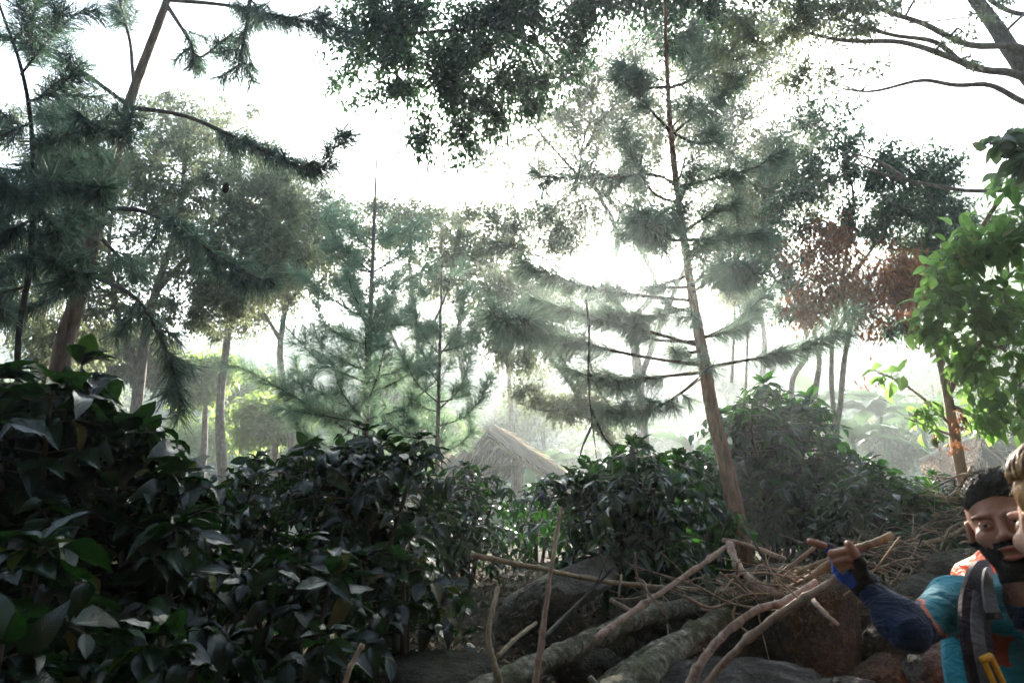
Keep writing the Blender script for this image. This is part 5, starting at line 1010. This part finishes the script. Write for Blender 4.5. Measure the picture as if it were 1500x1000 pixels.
for J, r in list(zip(fing, fr))[1:]: d = unit(J[3] - J[2]); nl = MB(); V_, T_ = ICO3; nl.add(V_ * [.0052, .0022, .0045] + J[3] - d * .0005 + [0, -r[3] * .8, .001], tris=T_); nl.build('fingernail', skin_mat('nail', (.5, .3, .26), (.56, .36, .31)) if 'nail' not in bpy.data.materials else bpy.data.materials['nail'], man)

# ---- his backpack, worn on the back
bc = np.array([chest[0] + .18, chest[1] + .22, chest[2] + .03]); bp = thing('backpack', 'backpack under a bright orange rain cover with dark shoulder straps', 'backpack', bc)
def rbox(P, c, h, r): q = np.abs(P - c) - (np.array(h) - r); return np.linalg.norm(np.maximum(q, 0), axis=1) + np.minimum(q.max(1), 0) - r
V, Q = surface_nets(lambda P: smin(rbox(P, bc + [-.0, .02, -.05], (.15, .11, .27), .07), smin(ell(P, bc + [-.06, .0, .16], (.07, .08, .09)), ell(P, bc + [-.235, -.04, -.28], (.07, .09, .13)), .03), .04) - .006 * waves(P, 26, 3, 5) - .0025 * np.sin(P[:, 2] * 90 + P[:, 0] * 40), bc - [.36, .24, .48], bc + [.32, .26, .40], .011); put(bp, 'rain_cover', V, Q, M_ORANGE)
def ribbon(pts, w, th, m, name, nrm=(0, -1, .15), side=None):
    P = smoothpath([list(p) for p in pts], 5); T = unit(np.gradient(P, axis=0)); N = np.tile(unit(np.array(nrm, float)), (len(P), 1)); X = unit(np.cross(T, N)); N = np.cross(X, T)
    V = np.stack([P - X * w / 2, P + X * w / 2, P + X * w / 2 + N * th, P - X * w / 2 + N * th], 1).reshape(-1, 3); n = len(P); Q = []
    for i in range(n - 1):
        for a in range(4): b = (a + 1) % 4; Q.append((i * 4 + a, i * 4 + b, i * 4 + 4 + b, i * 4 + 4 + a))
    Q += [(3, 2, 1, 0), (n * 4 - 4, n * 4 - 3, n * 4 - 2, n * 4 - 1)]; mb = MB(); mb.add(V, quads=Q); return mb.build(name, m, bp, smooth=False)
ribbon([at(1446, 838, 1.93), at(1434, 842, 1.78), at(1426, 868, 1.655), at(1424, 905, 1.60), at(1430, 955, 1.58), at(1442, 1010, 1.58), at(1470, 1080, 1.62)], .062, .014, M_PURP, 'shoulder_strap')
ribbon([at(1452, 838, 1.86), at(1446, 842, 1.72), at(1446, 860, 1.635), at(1450, 885, 1.595), at(1456, 903, 1.578)], .030, .006, M_GREYW, 'webbing')
ribbon([at(1432, 870, 1.625), at(1430, 915, 1.575), at(1436, 960, 1.555), at(1450, 1020, 1.555)], .026, .005, M_GREYW, 'webbing')
ribbon([at(1440, 902, 1.565), at(1456, 902, 1.563), at(1463, 901, 1.567)], .014, .008, M_BLACKC, 'buckle')
mb = MB(); W = smoothpath([list(at(1440, 965, 1.53)), list(at(1456, 1000, 1.53)), list(at(1468, 1030, 1.53))], 4); tube(mb, W, .0055, 6); W = smoothpath([list(at(1452, 962, 1.53)), list(at(1468, 996, 1.53)), list(at(1480, 1026, 1.53))], 4); tube(mb, W, .0055, 6); tube(mb, np.array([at(1437, 967, 1.53), at(1453, 960, 1.53)]), .0075, 6); mb.build('yellow_buckle', M_YELLOW, bp)
ribbon([shl + [0, .17, .04], shl + [-.04, .02, .085], shl + [-.05, -.10, .0], shl + [-.06, -.14, -.12], shl + [-.03, -.10, -.3]], .062, .014, M_PURP, 'shoulder_strap')

# ---- the second person at the edge
h2 = at(1581, 768, 1.13); f2 = unit(np.array([.10, .99, -.05])); M2 = frame_(f2, np.array([0, 0, 1.0]))
ft2 = np.array([h2[0] + .05, h2[1] - .02, 0]); w2 = thing('person', 'blurred person with wavy light brown hair, only hair and a cheek in view', 'person', ft2)
n2 = place(np.array([[0, .045, -.19]]), h2, M2)[0]; ch2 = n2 + [0, 0, -.22]; pe2 = np.array([ch2[0], ch2[1], .95]); rt = np.array([.15, .985, 0])
sR, sL = n2 + rt * .16 + [.03, 0, -.10], n2 - rt * .16 + [.05, 0, -.10]
segs2 = [(sR, sR + rt * .03 - [0, 0, .28], .045, .036), (sR + rt * .03 - [0, 0, .28], sR + f2 * .06 - [0, 0, .52], .036, .024), (sL, sL - rt * .03 - [0, 0, .28], .045, .036), (sL - rt * .03 - [0, 0, .28], sL + f2 * .06 - [0, 0, .52], .036, .024),
         (pe2 + rt * .085, ft2 + rt * .09 + [0, 0, .07], .08, .04), (pe2 - rt * .085, ft2 - rt * .09 + [0, 0, .07], .08, .04), (sR, sL, .045, .045), (n2, n2 - [0, 0, .1], .05, .05), (ch2, pe2, .115, .125)]
mb = MB(); mb.add(place(V0, h2, M2), quads=Q0); V, Q = surface_nets(lambda P: limbs_sdf(P, segs2, .05), pe2 * [1, 1, 0] - [.36, .36, -.02], pe2 * [1, 1, 0] + [.36, .36, 1.5], .016); mb.add(V, quads=Q); mb.build('body', M_SKIN2, w2)
V, Q = surface_nets(lambda P: smax(smax(limbs_sdf(P, [(a, b, r0 + .018, r1 + .018) for a, b, r0, r1 in segs2[:4] + segs2[6:]], .05) - .003 * waves(P, 40, 2, 1), .86 - P[:, 2], .01), -cone(P, n2, n2 + [0, 0, .2], .062, .062), .01), pe2 * [1, 1, 0] + [-.36, -.36, .82], pe2 * [1, 1, 0] + [.36, .36, 1.52], .013); put(w2, 'jacket', V, Q, M_JEAN)
V, Q = surface_nets(lambda P: smax(limbs_sdf(P, [(a, b, r0 + .016, r1 + .02) for a, b, r0, r1 in segs2[4:6]], .04), P[:, 2] - .92, .01), pe2 * [1, 1, 0] + [-.3, -.3, .05], pe2 * [1, 1, 0] + [.3, .3, .96], .015); put(w2, 'trousers', V, Q, M_JEAN)
for s in (-1, 1): V, Q = surface_nets(lambda P: ell(P, ft2 + rt * .09 * s + f2 * .05 + [0, 0, .05], (.075, .10, .05)), ft2 + [-.3, -.3, -.02], ft2 + [.3, .3, .2], .014); put(w2, 'boot', V, Q, M_SHOE)
def hair2(P):
    cap = ell(P, (0, .025, .042), (.086, .108, .096)); fall = ell(P, (0, .060, -.01), (.086, .060, .075)); d = smin(cap, fall, .04); A = np.abs(P[:, 0])
    return smax(d - .004 * waves(P, 60, 3, 3), np.clip(-.012 - P[:, 1], -1, 1) + (.035 - P[:, 2]) * .5 - .02 * 0 + 0 * A, .01)
V, Q = surface_nets(hair2, (-.11, -.13, -.26), (.11, .16, .16), .004); hv = place(V, h2, M2); put(w2, 'hair', hv, Q, M_HAIRL)
mb = MB()
for k in range(420):                                       # wavy locks from the parting over the side of the head
    a = rng.uniform(-.9, 2.9); s = 1 if rng.random() < .7 else -1; tt = np.linspace(0, 1, 9); ph = rng.random() * 6.28; pts = []
    for t in tt:
        th_ = .15 + t * 1.45; y = .02 + .100 * math.cos(a) * -math.sin(th_) * .9 + .03 * t; x = s * .089 * math.sin(th_) * (.55 + .45 * math.sin(a)); z = .045 + .098 * math.cos(th_) + .03 * t * t
        w_ = .004 * math.sin(t * 9 + ph); pts.append([x + w_, y + w_, z])
    pts = np.array(pts) + rng.normal(0, .0025, 3); tube(mb, place(pts, h2, M2), np.array([.0012, .0024, .003, .0034, .0034, .003, .0026, .002, .0008]), 5, rnd=rng.random())
mb.build('hair_locks', M_HAIRL, w2)
strands(w2, 'loose_hairs', hv, h2, 3000, .022, M_HAIRL, (-.2, 0, -1.0), .02, .5)
